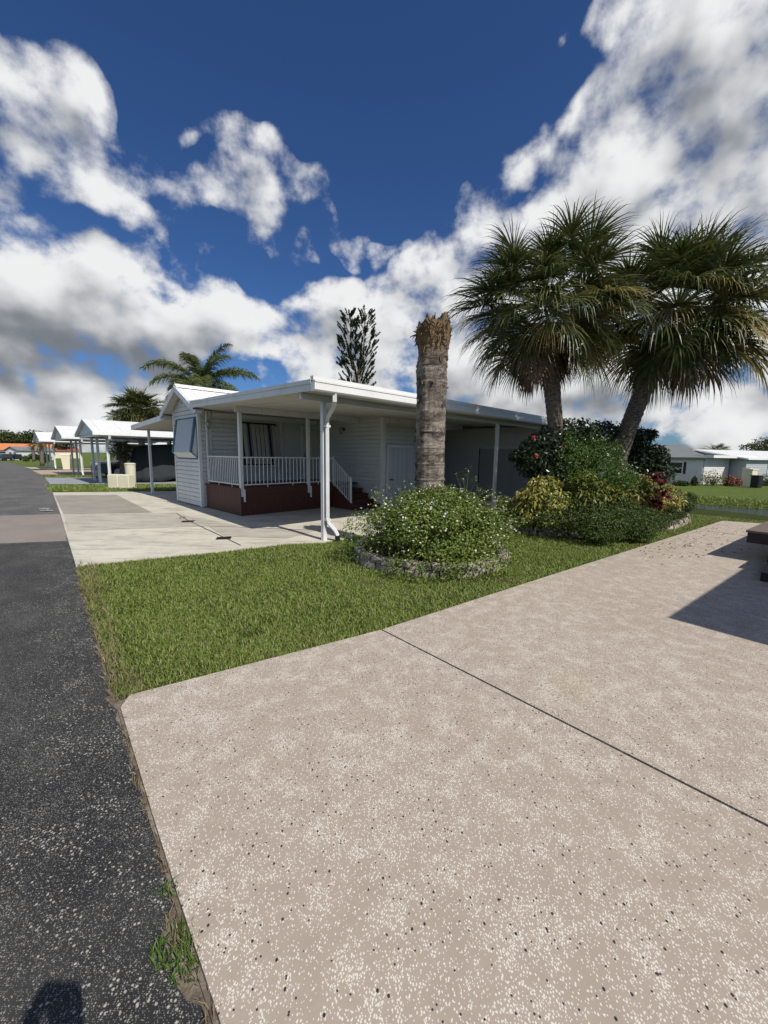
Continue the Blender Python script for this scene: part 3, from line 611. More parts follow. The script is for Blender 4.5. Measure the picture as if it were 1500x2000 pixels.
# --- awning over the gable window: sloped striped louvre, pulled out at the foot
aw = MB(); ends = MB(); bl = MB(); frm = MB()
v0, v1, zt, zb, zl, out = 6.10, 7.70, 2.58, 1.60, 1.44, .17
aw.hexa([H.P(UG-.02-out, v0, zb), H.P(UG-.02-out, v1, zb), H.P(UG-.015-out, v1, zb-.005), H.P(UG-.015-out, v0, zb-.005), H.P(UG-.03, v0, zt), H.P(UG-.03, v1, zt), H.P(UG-.02, v1, zt), H.P(UG-.02, v0, zt)])
aw.hexa([H.P(UG-.03, v0, zl), H.P(UG-.03, v1, zl), H.P(UG-.02, v1, zl), H.P(UG-.02, v0, zl), H.P(UG-.022-out, v0, zb), H.P(UG-.022-out, v1, zb), H.P(UG-.008-out, v1, zb+.006), H.P(UG-.008-out, v0, zb+.006)])
k = v0+.20
while k < v1-.2:               # ribs of the louvre
    aw.hexa([H.P(UG-.036-out, k, zb), H.P(UG-.036-out, k+.02, zb), H.P(UG-.016-out, k+.02, zb), H.P(UG-.016-out, k, zb), H.P(UG-.046, k, zt), H.P(UG-.046, k+.02, zt), H.P(UG-.03, k+.02, zt), H.P(UG-.03, k, zt)]); k += .085
awn = mesh('awning', aw, awn_m, home)
for a in (v0, v1-.11):
    bl = MB(); bl.hexa([H.P(UG-.045-out, a, zb), H.P(UG-.045-out, a+.11, zb), H.P(UG-.018-out, a+.11, zb), H.P(UG-.018-out, a, zb), H.P(UG-.055, a, zt), H.P(UG-.055, a+.11, zt), H.P(UG-.03, a+.11, zt), H.P(UG-.03, a, zt)]); mesh('blue_stripe', bl, blue_m, awn)
for a in (v0, v1):
    ends = MB(); ends.add([H.P(UG-.03, a, zt), H.P(UG-.02-out, a, zb), H.P(UG-.03, a, zl+.02)], [(0, 1, 2)]); mesh('awning_side', ends, trim_m, awn)
for a in (v0-.012, v1+.012):
    for (p, q) in ((H.P(UG-.025, a, zt), H.P(UG-.03-out, a, zb)), (H.P(UG-.03-out, a, zb), H.P(UG-.025, a, zl)), (H.P(UG-.022, a, zl), H.P(UG-.022, a, zt))): frm.tube([p, q], .014, 6)
frm.box(H, UG-.035, UG-.018, v0-.03, v1+.03, zt, zt+.035); frm.box(H, UG-.035, UG-.018, v0-.03, v1+.03, zl-.035, zl)
mesh('awning_frame', frm, blue_m, awn)
mb = MB(); mb.box(H, UG-.034, UG-.025, v0+.05, v1-.05, 1.5, 2.5); mesh('window', mb, glass_m, home)
# --- porch window with its own awning
mb = MB(); mb.box(H, 1.40, 2.54, VW-.040, VW-.026, 1.22, 2.55); win = mesh('window', mb, dark_m, home)
mb = MB()
for a, b, c, d in ((1.36, 2.58, 2.54, 2.60), (1.36, 2.58, 1.17, 1.23)): mb.box(H, a, b, VW-.055, VW-.026, c, d)
for a in (1.36, 2.53): mb.box(H, a, a+.05, VW-.055, VW-.026, 1.23, 2.54)
mesh('window_frame', mb, trim_m, win)
mb = MB()
def aslab(a, b, vz0, vz1, z0, z1, th=.008): return [H.P(a, vz0, z0), H.P(b, vz0, z0), H.P(b, vz0+th, z0), H.P(a, vz0+th, z0), H.P(a, vz1, z1), H.P(b, vz1, z1), H.P(b, vz1+th, z1), H.P(a, vz1+th, z1)]
for i in range(8):
    a = 1.39+i*.14; mb.hexa(aslab(a, a+.105, VW-.27, VW-.09, 1.27, 2.50)); mb.hexa(aslab(a+.105, a+.14, VW-.235, VW-.06, 1.27, 2.50))
a2 = mesh('awning', mb, weathered('faded_awning', (.50, .49, .43), (.36, .36, .33), .5, .5, 4.), home)
mb = MB()
for a in (1.54, 2.24):
    mb = MB(); mb.hexa(aslab(a, a+.075, VW-.282, VW-.103, 1.25, 2.50, .010)); mesh('navy_stripe', mb, navy_m, a2)
mb = MB(); mb.tube([H.P(1.36, VW-.10, 2.53), H.P(2.50, VW-.10, 2.53), H.P(2.56, VW-.09, 2.48)], .02, 6); mesh('awning_frame', mb, black_m, a2)
# --- entrance door on the porch
mb = MB(); mb.box(H, 3.62, 4.18, VW-.045, VW-.026, .74, 2.46); dr = mesh('entrance_door', mb, shade_m, home)
mb = MB(); mb.box(H, 3.52, 3.60, VW-.055, VW-.026, .74, 2.478); mb.box(H, 3.52, 4.2, VW-.055, VW-.026, 2.48, 2.55); mesh('door_frame', mb, trim_m, dr)
mb = MB(); mb.tube([H.P(3.66, VW-.03, 1.5), H.P(3.66, VW-.09, 1.5), H.P(3.70, VW-.10, 1.5)], .022, 8); mb.box(H, 3.64, 3.69, VW-.045, VW-.03, 1.46, 1.66); mesh('door_handle', mb, black_m, dr)
# --- shed block beyond the steps
SU, SV = 4.2, 2.65; SE = 6.5
mb = MB(); siding(mb, H.P(SU, VW-.03), H.P(SU, SV), nU, .03, ceil_z(VW)-.02); siding(mb, H.P(SU, SV), H.P(SE, SV), nV, .03, ceil_z(SV)-.01)
mb.box(H, SU+.02, SE-.02, SV+.02, VW, .02, 2.64); mesh('shed_wall', mb, siding_m, home)
mb = MB(); mb.box(H, SU-.035, SU+.09, SV-.035, SV+.09, .02, ceil_z(SV)-.005); mb.box(H, SU+.09, SE, SV-.034, SV, ceil_z(SV)-.05, ceil_z(SV)-.004); mesh('corner_trim', mb, trim_m, home)
mb = MB(); d0, d1 = 4.40, 5.42
for i in range(5): mb.box(H, d0+i*(d1-d0)/5+.006, d0+(i+1)*(d1-d0)/5-.006, SV-.055, SV-.03, .06, 1.82)
mb.box(H, d0, d1, SV-.04, SV-.026, .05, 1.83); sd_ = mesh('shed_door', mb, greydoor_m, home)
mb = MB(); mb.box(H, d0-.07, d0, SV-.06, SV-.024, .03, 1.838); mb.box(H, d1, d1+.07, SV-.06, SV-.024, .03, 1.838); mb.box(H, d0-.07, d1+.07, SV-.062, SV-.024, 1.84, 1.92); mesh('door_frame', mb, trim_m, sd_)
mb = MB(); mb.tube([H.P(d0+.08, SV-.04, .86), H.P(d0+.08, SV-.10, .86), H.P(d0+.18, SV-.10, .85)], .018, 8); mb.tube([H.P(d0+.08, SV-.045, .86), H.P(d0+.08, SV-.05, .86)], .035, 10); mesh('door_handle', mb, black_m, sd_)
# --- garage block with the roller shutter
GU = 9.0
mb = MB(); siding(mb, H.P(GU, VW), H.P(GU, -.08), nU, .03, ceil_z(0)+.0); siding(mb, H.P(GU, -.08), H.P(11.6, -.08), nV, .03, 2.60)
siding(mb, H.P(SE, VW), H.P(GU, VW), nV, .03, 2.86); siding(mb, H.P(SE, SV), H.P(SE, VW), H.u, .03, 2.66)
mb.box(H, GU+.02, 11.6, -.056, VW+2, .02, 2.60); mesh('garage_wall', mb, siding_m, home)
mb = MB(); mb.box(H, GU-.035, GU+.08, -.115, .0, .02, 2.615); mesh('corner_trim', mb, trim_m, home)
mb = MB(); mb.box(H, GU-.03, GU-.024, .18, 2.28, .03, 1.88); z = .05
while z < 1.86: mb.add([H.P(GU-.06, .18, z), H.P(GU-.06, 2.28, z), H.P(GU-.034, 2.28, z+.065), H.P(GU-.034, .18, z+.065), H.P(GU-.031, .18, z), H.P(GU-.031, 2.28, z)], [(0, 3, 2, 1), (0, 1, 5, 4)]); z += .07
rd = mesh('roller_shutter', mb, shutter_m, home)
mb = MB()
for a in (.10, 2.30): mb.box(H, GU-.068, GU-.025, a, a+.07, .03, 1.90)
mb.box(H, GU-.07, GU-.025, .10, 2.37, 1.903, 1.96); mesh('shutter_frame', mb, trim_m, rd)
mb = MB(); mb.box(H, GU-.063, GU-.026, 2.27, 2.298, .03, 1.90); mesh('shutter_track', mb, black_m, rd)
# --- flat porch roof: pan, fascias, gutter, beams
mb = MB()
A, B, C, D = (-.49, -.45), (11.9, -.45), (11.9, 5.6), (-.20, 5.6)
def rl(p, dz): return H.P(p[0], p[1], ceil_z(p[1])+dz)
mb.hexa([rl(A, .01), rl(B, .01), rl(C, .01), rl(D, .01), rl(A, .13), rl(B, .13), rl(C, .13), rl(D, .13)])
for k in np.arange(.3, 11.8, .6):   # pan seams seen from below
    mb.hexa([rl((k, -.4), .004), rl((k+.012, -.4), .004), rl((k+.012, 5.55), .004), rl((k, 5.55), .004), rl((k, -.4), .011), rl((k+.012, -.4), .011), rl((k+.012, 5.55), .011), rl((k, 5.55), .011)])
mesh('porch_roof', mb, soffit_m, home)
mb = MB()                          # white metal skin above, ribs to the edge
mb.hexa([rl((-.50, -.47), .132), rl((11.9, -.47), .132), rl((11.9, 5.7), .132), rl((-.21, 5.7), .132), rl((-.50, -.47), .15), rl((11.9, -.47), .15), rl((11.9, 5.7), .15), rl((-.21, 5.7), .15)])
for k in np.arange(-.3, 11.8, .3): mb.hexa([rl((k, -.46), .15), rl((k+.03, -.46), .15), rl((k+.03, 5.7), .15), rl((k, 5.7), .15), rl((k+.006, -.46), .172), rl((k+.024, -.46), .172), rl((k+.024, 5.7), .172), rl((k+.006, 5.7), .172)])
mesh('porch_roof_skin', mb, roof_m, home)
mb = MB()
mb.hexa([rl((-.515, -.46), -.005), rl((-.49, -.46), -.005), rl((-.20, 5.6), -.005), rl((-.225, 5.6), -.005), rl((-.515, -.46), .17), rl((-.49, -.46), .17), rl((-.20, 5.6), .17), rl((-.225, 5.6), .17)])
mb.hexa([rl((-.53, -.46), .105), rl((-.515, -.46), .105), rl((-.225, 5.6), .105), rl((-.24, 5.6), .105), rl((-.53, -.46), .172), rl((-.515, -.46), .172), rl((-.225, 5.6), .172), rl((-.24, 5.6), .172)])
mesh('side_fascia', mb, fascia_m, home)
mb = MB()                          # gutter with a rolled lip and a drip edge above it
g0, g1 = -.52, 11.95
mb.loft([[H.P(u, v, z) for v, z in ((-.46, 2.605), (-.545, 2.605), (-.565, 2.63), (-.565, 2.745), (-.575, 2.745), (-.575, 2.765), (-.55, 2.765), (-.55, 2.75), (-.46, 2.75))] for u in (g0, g1)], cap=True)
mb.box(H, g0-.005, g1, -.535, -.455, 2.775, 2.84)
mesh('gutter', mb, roof_m, home)
def beam(u0, u1, v, w=.055, h=.15, top=None):
    mb = MB(); z1 = top if top is not None else ceil_z(v)+.004
    mb.box(H, u0, u1, v-w/2, v+w/2, z1-h, z1); return mesh('roof_beam', mb, post_m, home)
beam(-.42, 9.0, .0, .06, .11); beam(.16, 4.2, 3.75, .06, .15); beam(4.3, 8.2, 2.60, .05, .17)
mb = MB(); mb.box(H, 4.2, SE+2, 2.58, 2.64, 2.4, 2.45) if False else None
def post(u, v, z0, z1, w=.075, name='post', fr=H, parent=home, m_=None):
    mb = MB(); b = w/2; mb.bbox(fr, u-b, u+b, v-b, v+b, z0, z1, .006)
    mb.box(fr, u-b*.45, u-b*.35, v-b-.002, v-b, z0, z1-.01); mb.box(fr, u+b*.35, u+b*.45, v-b-.002, v-b, z0, z1-.01)
    return mesh(name, mb, m_ or post_m, parent)
post(.06, 0, .0, 2.53, .085); post(6.17, 0, -.02, 2.53, .085)
post(.27, 3.75, .50, 2.60, .085); post(2.29, 3.75, .50, 2.60, .085); post(.30, 5.88, .72, 2.78, .05)
# --- downspout on the front post: shoe at the top, elbow at the foot
mb = MB(); cx = .09
mb.tube([H.P(-.07, -.50, 2.615), H.P(-.07, -.50, 2.49), H.P(-.03, -.42, 2.41), H.P(.05, -.15, 2.26), H.P(.078, -.085, 2.16), H.P(.078, -.085, .42), H.P(.09, -.10, .34), H.P(.175, -.19, .20), H.P(.20, -.22, .12), H.P(.20, -.225, .10)], [.042]*10, sq=.8)
dsp = mesh('downspout', mb, post_m, home)
for z in (2.08, .38): mb = MB(); mb.box(H, .03, .126, -.128, -.046, z, z+.04); mesh('pipe_strap', mb, trim_m, dsp)
mb = MB(); mb.tube([H.P(.20, -.225, .11), H.P(.20, -.23, -.02)], .048, sq=.9); mesh('drain_adapter', mb, black_m, dsp)
# --- the wall lanterns
def lantern(P, out):
    mb = MB(); p = np.array(P, float); o3 = np.array([out[0], out[1], 0.])
    mb.tube([p, p+o3*.02], .055, 10); mb.tube([p+o3*.02, p+o3*.09+np.array([0, 0, .07]), p+o3*.15+np.array([0, 0, .05])], .010, 6)
    c = p+o3*.14
    mb.tube([c+[0, 0, .06], c+[0, 0, .035], c+[0, 0, .02]], [.008, .035, .062], 8); mb.tube([c+[0, 0, -.13], c+[0, 0, -.15], c+[0, 0, -.165]], [.04, .036, .006], 8)
    for k in range(6):
        a = k*math.pi/3; q = np.array([math.cos(a), math.sin(a), 0]); mb.tube([c+q*.055+[0, 0, .02], c+q*.037+[0, 0, -.13]], .005, 4)
    l = mesh('wall_lantern', mb, rust_m, home); mb = MB(); mb.tube([c+[0, 0, .015], c+[0, 0, -.125]], [.048, .032], 8); mesh('lantern_glass', mb, lampglass_m, l)
lantern(H.P(.34, VW-.012, 2.44), nV); lantern(H.P(SU-.012, 4.45, 2.42), nU)
mb = MB(); mb.tube([H.P(.405, VW-.03, .05), H.P(.405, VW-.03, 1.0), H.P(.40, VW-.03, 2.72)], .008, 6); mesh('cable_conduit', mb, trim_m, home)
mb = MB(); mb.tube([H.P(SU-.05, SV+.0, .0), H.P(SU-.05, SV+.0, .86), H.P(SU-.03, SV+.0, .89)], .016, 6); mesh('standpipe', mb, post_m, home)
# --- the lean-to carport on the far side
mb = MB(); cz = lambda v: 2.66-.075*(v-8.3)
def q4(u, v, dz): return H.P(u, v, cz(v)+dz)
mb.hexa([q4(-.05, 8.3, 0), q4(8, 8.3, 0), q4(8, 11.3, 0), q4(-.25, 11.3, 0), q4(-.05, 8.3, .1), q4(8, 8.3, .1), q4(8, 11.3, .1), q4(-.25, 11.3, .1)])
mesh('carport_roof', mb, soffit_m, home)
mb = MB(); mb.hexa([q4(-.09, 8.3, -.03), q4(-.05, 8.3, -.03), q4(-.25, 11.32, -.03), q4(-.29, 11.32, -.03), q4(-.09, 8.3, .13), q4(-.05, 8.3, .13), q4(-.25, 11.32, .13), q4(-.29, 11.32, .13)])
mb.hexa([q4(-.29, 11.32, -.03), q4(8, 11.32, -.03), q4(8, 11.4, -.03), q4(-.29, 11.4, -.03), q4(-.29, 11.32, .13), q4(8, 11.32, .13), q4(8, 11.4, .13), q4(-.29, 11.4, .13)]); mesh('side_fascia', mb, fascia_m, home)
post(.25, 11.25, 0, cz(11.25), .085); post(4., 11.25, 0, cz(11.25), .085)

# ------------------------------------------------ the porch deck
deck = thing('porch_deck', 'dark red-brown raised porch deck with white railing and steps', 'deck', (*H.P(2, 4.8)[:2], 0))
DT = .72; DU0, DU1, DV = .22, 4.16, 3.72
mb = MB(); v = DV
while v < VW-.06: mb.box(H, DU0-.015, DU1, v, min(v+.135, VW-.05), DT-.03, DT); v += .14
mesh('deck_boards', mb, deck_m, deck)
mb = MB()
for i, (z0, z1) in enumerate(((.56, .685), (.42, .555))): mb.box(H, DU0+.01, 3.2, DV-.0+.01*i, DV+.03+.01*i, z0, z1)
k = DU0+.03
while k < 3.15: mb.box(H, k, k+.13, DV+.03, DV+.05, .01, .42); k += .135
mb.box(H, DU0+.02, DU0+.055, DV+.05, VW-.05, .015, .69)
k = DV+.05
while k < VW-.12: mb.box(H, DU0+.0, DU0+.02, k, k+.085, .01, .685); k += .092
mb.box(H, DU0-.01, DU0+.03, DV-.012, DV+.03, .01, .69)
mb.box(H, 3.17, 3.2, DV, VW-.05, .01, .69)
mesh('skirting', mb, deck_m, deck)
def railing(p, q, zb0, zt0, zb1=None, zt1=None, n=None, sp=.108, name='railing'):
    zb1 = zb0 if zb1 is None else zb1; zt1 = zt0 if zt1 is None else zt1
    p = np.array(p[:2]); q = np.array(q[:2]); L = np.linalg.norm(q-p); mb = MB()
    mb.tube([(*p, zt0), (*q, zt1)], .021, sq=.8); mb.tube([(*p, zb0), (*q, zb1)], .017, sq=.9)
    n = int(L/sp)
    for i in range(1, n):
        s = i/n; c = p+(q-p)*s; mb.tube([(*c, zb0+(zb1-zb0)*s), (*c, zt0+(zt1-zt0)*s)], .0095, sq=1.)
    for s in (.35, .75):
        c = p+(q-p)*s; zb = zb0+(zb1-zb0)*s; mb.tube([(*c, zb-.085), (*c, zb)], .012, 6)
    return mesh(name, mb, post_m, deck)
railing(H.P(.27, 5.85), H.P(.27, 3.78), .80, 1.50); railing(H.P(.31, 3.74), H.P(2.25, 3.74), .80, 1.495); railing(H.P(2.33, 3.74), H.P(3.17, 3.74), .80, 1.49)
for u, v, a, b in ((3.19, 3.74, .50, 1.55),):
    post(u, v, a, b, .055, 'railing_post', H, deck)
post(3.19, 2.93, .14, .95, .055, 'railing_post', H, deck)
railing(H.P(3.19, 3.72), H.P(3.19, 2.95), .74, 1.47, .22, .90, sp=.085, name='stair_railing')
for u in (.31, 2.33): mb = MB(); mb.box(H, u-.02, u+.015, 3.665, 3.70, .37, .69); mesh('post_bracket', mb, post_m, deck)
mb = MB(); steps = [(.56, 3.62), (.40, 3.38), (.24, 3.15), (.08, 2.93)]
vv = DV
for i, z in enumerate((.56, .415, .27, .125)):
    v0_ = DV-.26*(i+1); mb.box(H, 3.14, DU1-.01, v0_, v0_+.275, z-.035, z); mb.box(H, 3.17, DU1-.02, v0_+.02, v0_+.04, max(.01, z-.18), z-.035)
mesh('steps', mb, deck_m, deck)
mb = MB(); mb.box(H, 3.19, 3.215, DV-1.02, DV, .0, .12)
mb.add([H.P(3.18, DV, 0), H.P(3.18, DV-1.05, 0), H.P(3.18, DV-1.05, .08), H.P(3.18, DV, .66), H.P(3.15, DV, 0), H.P(3.15, DV-1.05, 0), H.P(3.15, DV-1.05, .08), H.P(3.15, DV, .66)], [(0, 1, 2, 3), (7, 6, 5, 4), (3, 2, 6, 7), (1, 5, 6, 2)])
mesh('stair_stringer', mb, deck_m, deck)
# ------------------------------------------------ thin dark ribbed plates lying on the slab
for i, (px, py, lab) in enumerate(((367, 1018.5, 'small dark ribbed plate on the concrete slab, nearer the gable wall'), (437, 1051, 'small dark ribbed plate on the concrete slab, nearer the lawn'))):
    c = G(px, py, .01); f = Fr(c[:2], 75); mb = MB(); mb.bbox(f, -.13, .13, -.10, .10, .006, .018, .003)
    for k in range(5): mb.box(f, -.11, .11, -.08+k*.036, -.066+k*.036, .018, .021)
    o = mesh('slab_plate', mb, black_m, None, (c[0], c[1], .006)); tag(o, lab, 'drain cover', 'dark plates on the slab')

# ================================================ PLANTS
def unit(a): return a/(np.linalg.norm(a, axis=-1, keepdims=True)+1e-9)
def leaves(mb, P, Nrm, L, W, rs=.6, droop=0.):
    """folded diamond leaves at P facing Nrm"""
    n = len(P); Nn = unit(Nrm+rng.normal(0, rs, (n, 3))); r = unit(np.cross(Nn, rng.normal(0, 1, (n, 3)))); s = np.cross(Nn, r)
    L = (L*rng.uniform(.65, 1.3, n))[:, None]; W = (W*rng.uniform(.7, 1.25, n))[:, None]
    tip = P+r*L-np.array([0, 0, 1.])*droop*L; mid = P+r*L*.45
    mb.quads(np.stack([P, mid+s*W*.5+Nn*W*.16, tip, mid-s*W*.5+Nn*W*.16], 1))
def cloudpts(n, ell, shell=.55):
    """points through ellipsoids [(cx,cy,cz,rx,ry,rz,weight)], denser near the skin; returns points and outward directions"""
    w = np.array([e[6] for e in ell]); idx = rng.choice(len(ell), n, p=w/w.sum()); E = np.array([e[:6] for e in ell])[idx]
    d = unit(rng.normal(0, 1, (n, 3))); r = 1-(1-shell)*rng.random(n)**1.6*1.0; r *= 1+.10*rng.normal(0, 1, n)*.6
    P = E[:, :3]+d*E[:, 3:]*r[:, None]; return P, unit(d/E[:, 3:])
def blob_set(c, r, n, sub=(.30, .5), low=-.2, w=1.):
    """lumpy crown: sub-ellipsoids scattered over a big one"""
    out = []
    for i in range(n):
        d = unit(rng.normal(0, 1, 3)); d[2] = abs(d[2]) if rng.random() < .75 else d[2]*.5
        k = rng.uniform(*sub); q = np.array(c)+d*np.array(r)*(1-k*.8)*rng.uniform(.65, 1.0)
        out.append((*q, r[0]*k, r[1]*k, r[2]*k*rng.uniform(.7, 1), w))
    return out
bark_m = mat('palm_bark', lambda t: ((t.mix(t.ramp(t.noise(13, t.mapping(t.pos, sc=(1, 1, 2.6)), 7, .7), .36, .66), (.075, .060, .048), (.26, .225, .185))), (t.noise(30, t.mapping(t.pos, sc=(1, 1, 1.6)), 6, .7), .9, .03)), .9, .15)
def stump_f(t):
    p = t.pos; rings = t.noise(1., t.mapping(p, sc=(3.0, 3.0, 26)), 5, .65, .3); bl = t.noise(4.2, t.mapping(p, sc=(1, 1, 1.3)), 7, .72); fn = t.noise(38, t.mapping(p, sc=(1.3, 1.3, .6)), 5, .7)
    z = t.new('ShaderNodeSeparateXYZ', {0: p}).outputs[2]
    c = t.mix(t.ramp(bl, .36, .62), (.14, .12, .10), (.33, .29, .25)); c = t.mix(t.ramp(rings, .52, .64, 0, .50), c, (.07, .05, .042))
    c = t.mix(t.ramp(fn, .5, .7, 0, .6), c, (.12, .09, .07))
    c = t.mix(t.ramp(t.noise(3.4, t.mapping(p, sc=(1, 1, 1.6)), 7, .75), .47, .60, 0, .85), c, (.05, .038, .033))
    c = t.mix(t.m('MULTIPLY', t.ramp(z, 2.95, 3.25), t.ramp(bl, .3, .55)), c, (.19, .12, .065))
    return c, (t.m('ADD', rings, fn), .9, .02)
stump_m = mat('dead_palm_trunk', stump_f, .9, .15)
fibre_m = leafmat('dead_fibre', [(.10, .068, .042), (.17, .11, .06), (.05, .035, .025)], .1, .8)
wood_m = mat('branch_wood', lambda t: t.mix(t.noise(9, t.pos, 5), (.06, .048, .035), (.15, .125, .095)), .85)
fan_m = leafmat('fan_palm_leaf', [(.028, .042, .012), (.06, .078, .018), (.10, .115, .032), (.21, .20, .07)], .22, .38, .5)
fan_y_m = leafmat('yellowing_palm_leaf', [(.17, .16, .035), (.28, .24, .07), (.30, .21, .10)], .25, .5)
fan_dead_m = leafmat('dead_palm_leaf', [(.10, .055, .035), (.19, .12, .075), (.27, .19, .13)], .12, .75)
pet_m = mat('palm_stalk', lambda t: (.13, .15, .045), .5)
pinn_m = leafmat('queen_palm_leaf', [(.06, .08, .022), (.105, .135, .036), (.17, .19, .06)], .25, .4)

def fan_fronds(mb, stalk, c, specs, seg=46):
    """costapalmate fan leaves. specs: (azimuth, elevation, stalk length, leaf length, droop)"""
    Z = np.array([0, 0, 1.])
    for az, el, pl, ll, dr in specs:
        f = np.array([math.cos(az)*math.cos(el), math.sin(az)*math.cos(el), math.sin(el)]); pts = [np.array(c, float)+f*.12]; dd = f.copy()
        for i in range(4): dd = unit(dd-Z*.10*dr*(.4+abs(f[2]))); pts.append(pts[-1]+dd*pl/4)
        if stalk is not None: stalk.tube(pts, [.020, .016, .013, .012, .010], 4, cap=False)
        f = dd; s = unit(np.cross(f, Z)+rng.normal(0, .18, 3)); s = unit(s-f*np.dot(s, f)); nrm = np.cross(s, f); base = pts[-1]
        k = seg; th = np.linspace(-2.35, 2.35, k)+rng.normal(0, .02, k)
        cosr = (np.maximum(0, np.cos(th)))**1.0
        org = base+f*(cosr*ll*.24)[:, None]-Z*(cosr*ll*.05*dr)[:, None]
        d = f*np.cos(th)[:, None]+s*np.sin(th)[:, None]+nrm*(.28*np.abs(np.sin(th))+rng.normal(0, .06, k))[:, None]; d = unit(d)
        L = ll*(.70+.22*np.cos(th))*rng.uniform(.88, 1.1, k); w0 = .044*ll*(46/seg)**(.7 if seg > 30 else 1.)*rng.uniform(.7, 1.05, k)
        ns = 5; P = org.copy(); D = d.copy(); W = unit(np.cross(D, nrm+.25*rng.normal(0, 1, (k, 3))))
        prev = None
        for j in range(ns+1):
            x = j/ns; wj = w0*(1.0-.1*x if x < .35 else max(.04, 1-(x-.30)/.70))*(.55 if j == 0 else 1)
            A, B = P-W*wj[:, None]*.5, P+W*wj[:, None]*.5
            if prev is not None: mb.quads(np.stack([prev[0], prev[1], B, A], 1))
            prev = (A, B)
            g = dr*(.07+.75*x*x)*(1+.35*rng.normal(0, 1, k)*(x > .4)); D = unit(D-Z*g[:, None]); P = P+D*(L/ns)[:, None]
def sabal(name, label, base, path, rads, crown_c, R_, n, ndead, seg, seed_tilt=None, group=None, boots=True, cover=None):
    root = thing(name, label, 'palm tree', base, group)
    mb = MB(); pts = [np.array(p, float) for p in path]
    # fine trunk rings with a rough outline
    cum = np.concatenate([[0], np.cumsum([np.linalg.norm(b-a) for a, b in zip(pts[:-1], pts[1:])])]); L = cum[-1]; m = max(6, int(L/.045)) if boots else 6
    ss = np.linspace(0, L, m); cp_ = np.stack([np.interp(ss, cum, [p[i] for p in pts]) for i in range(3)], 1)
    kern = np.ones(5)/5
    for i in range(3):
        if m > 12: cp_[2:-2, i] = np.convolve(cp_[:, i], kern, 'valid')
    rr = np.interp(ss/L, np.linspace(0, 1, len(rads)), rads); nn = 20 if boots else 7
    rings = []; ang = np.linspace(0, 2*np.pi, nn+1)[:-1]; ph = rng.normal(0, 1, nn)*.018
    for i in range(m):
        r = rr[i]*(1+ph+rng.normal(0, .018, nn)+(.03*math.sin(ss[i]*44) if boots else 0))
        rings.append([(cp_[i][0]+r[k]*math.cos(a), cp_[i][1]+r[k]*math.sin(a), cp_[i][2]) for k, a in enumerate(ang)])
    mb.loft(rings, cap=True); mesh('trunk', mb, bark_m, root, smooth=True)
    cr_, yl, de, stk = MB(), MB(), MB(), MB()
    specs, yspecs, dspecs = [], [], []
    for i in range(n):
        az = i*2.39996+rng.normal(0, .15); u_ = (i+.5)/n; el = math.asin(max(-1, min(1, .96-1.52*u_)))+rng.normal(0, .10)
        hi = 1-.28*max(0, math.sin(el))**3; pl = R_*(.50+.08*rng.normal())*hi; ll = R_*.56*rng.uniform(.9, 1.1)*hi; dr = .6+.8*u_
        (yspecs if (u_ > .5 and rng.random() < .20) else specs).append((az, el, pl, ll, dr))
    for i in range(ndead):
        dspecs.append((i*2.1+rng.normal(0, .3), R(-50)+rng.normal(0, .28), R_*.38*rng.uniform(.7, 1.2), R_*.36*rng.uniform(.8, 1.2), 1.7))
    fan_fronds(cr_, stk, crown_c, specs, seg); fan_fronds(yl, stk, crown_c, yspecs, seg)
    mesh('crown', cr_, fan_m, root)
    if yspecs: mesh('yellow_fronds', yl, fan_y_m, root)
    if ndead: fan_fronds(de, None, np.array(crown_c)-[0, 0, .25], dspecs, max(14, seg//2)); mesh('dead_fronds', de, fan_dead_m, root)
    mesh('frond_stalks', stk, pet_m, root)
    return root
Y1, Y2 = 9.2, 10.4
pa = [AT(1094, 975, Y1), AT(1090, 900, Y1), AT(1084, 820, Y1), AT(1078, 760, Y1), AT(1073, 700, Y1), AT(1068, 640, Y1)]; pa[0][2] = -.02
sabal('cabbage_palm', 'upright fan palm with straight trunk, rising from the shrub bed nearer the bare trunk', (*pa[0][:2], 0), pa, [.22, .19, .17, .165, .17, .20, .17], AT(1062, 600, Y1), 1.84, 80, 28, 54, group='fan palms in the shrub bed')
pb = [AT(1186, 985, Y2), AT(1204, 905, Y2), AT(1222, 850, Y2), AT(1243, 795, Y2), AT(1266, 740, Y2), AT(1290, 690, Y2), AT(1312, 640, Y2)]; pb[0][2] = -.02
sabal('cabbage_palm', 'fan palm with a thick leaning trunk, furthest right of the two', (*pb[0][:2], 0), pb, [.26, .23, .215, .21, .21, .22, .17], AT(1322, 602, Y2), 2.24, 90, 34, 54, group='fan palms in the shrub bed')

# ------------------------------------------------ the headless palm trunk in the ring bed
sy = 6.35
sp_ = [(AT((l+r)/2, y, sy), (r-l)/2) for l, r, y in ((812, 868, 1010), (812, 866, 955), (814, 867, 860), (816, 869, 780), (816, 871, 740), (815, 870, 726), (819, 872, 700), (820, 873, 678), (816, 876, 668), (816, 877, 650), (822, 874, 634))]
root = thing('bare_palm_trunk', 'tall headless palm trunk with splintered fibrous top standing in the stone ring', 'palm trunk', (sp_[0][0][0], sy, 0))
zz = np.array([p[2] for p, _ in sp_]); xx = np.array([p[0] for p, _ in sp_]); kk = np.array([w/FPX*(sy*1.03) for _, w in sp_])
mb = MB(); rings = []; nn = 36; ang = np.linspace(0, 2*np.pi, nn+1)[:-1]; zs = np.arange(-.02, zz[-1], .022); ph = rng.normal(0, .015, nn)
topj = .05*np.sin(ang*3+1)+.05*rng.normal(0, 1, nn)
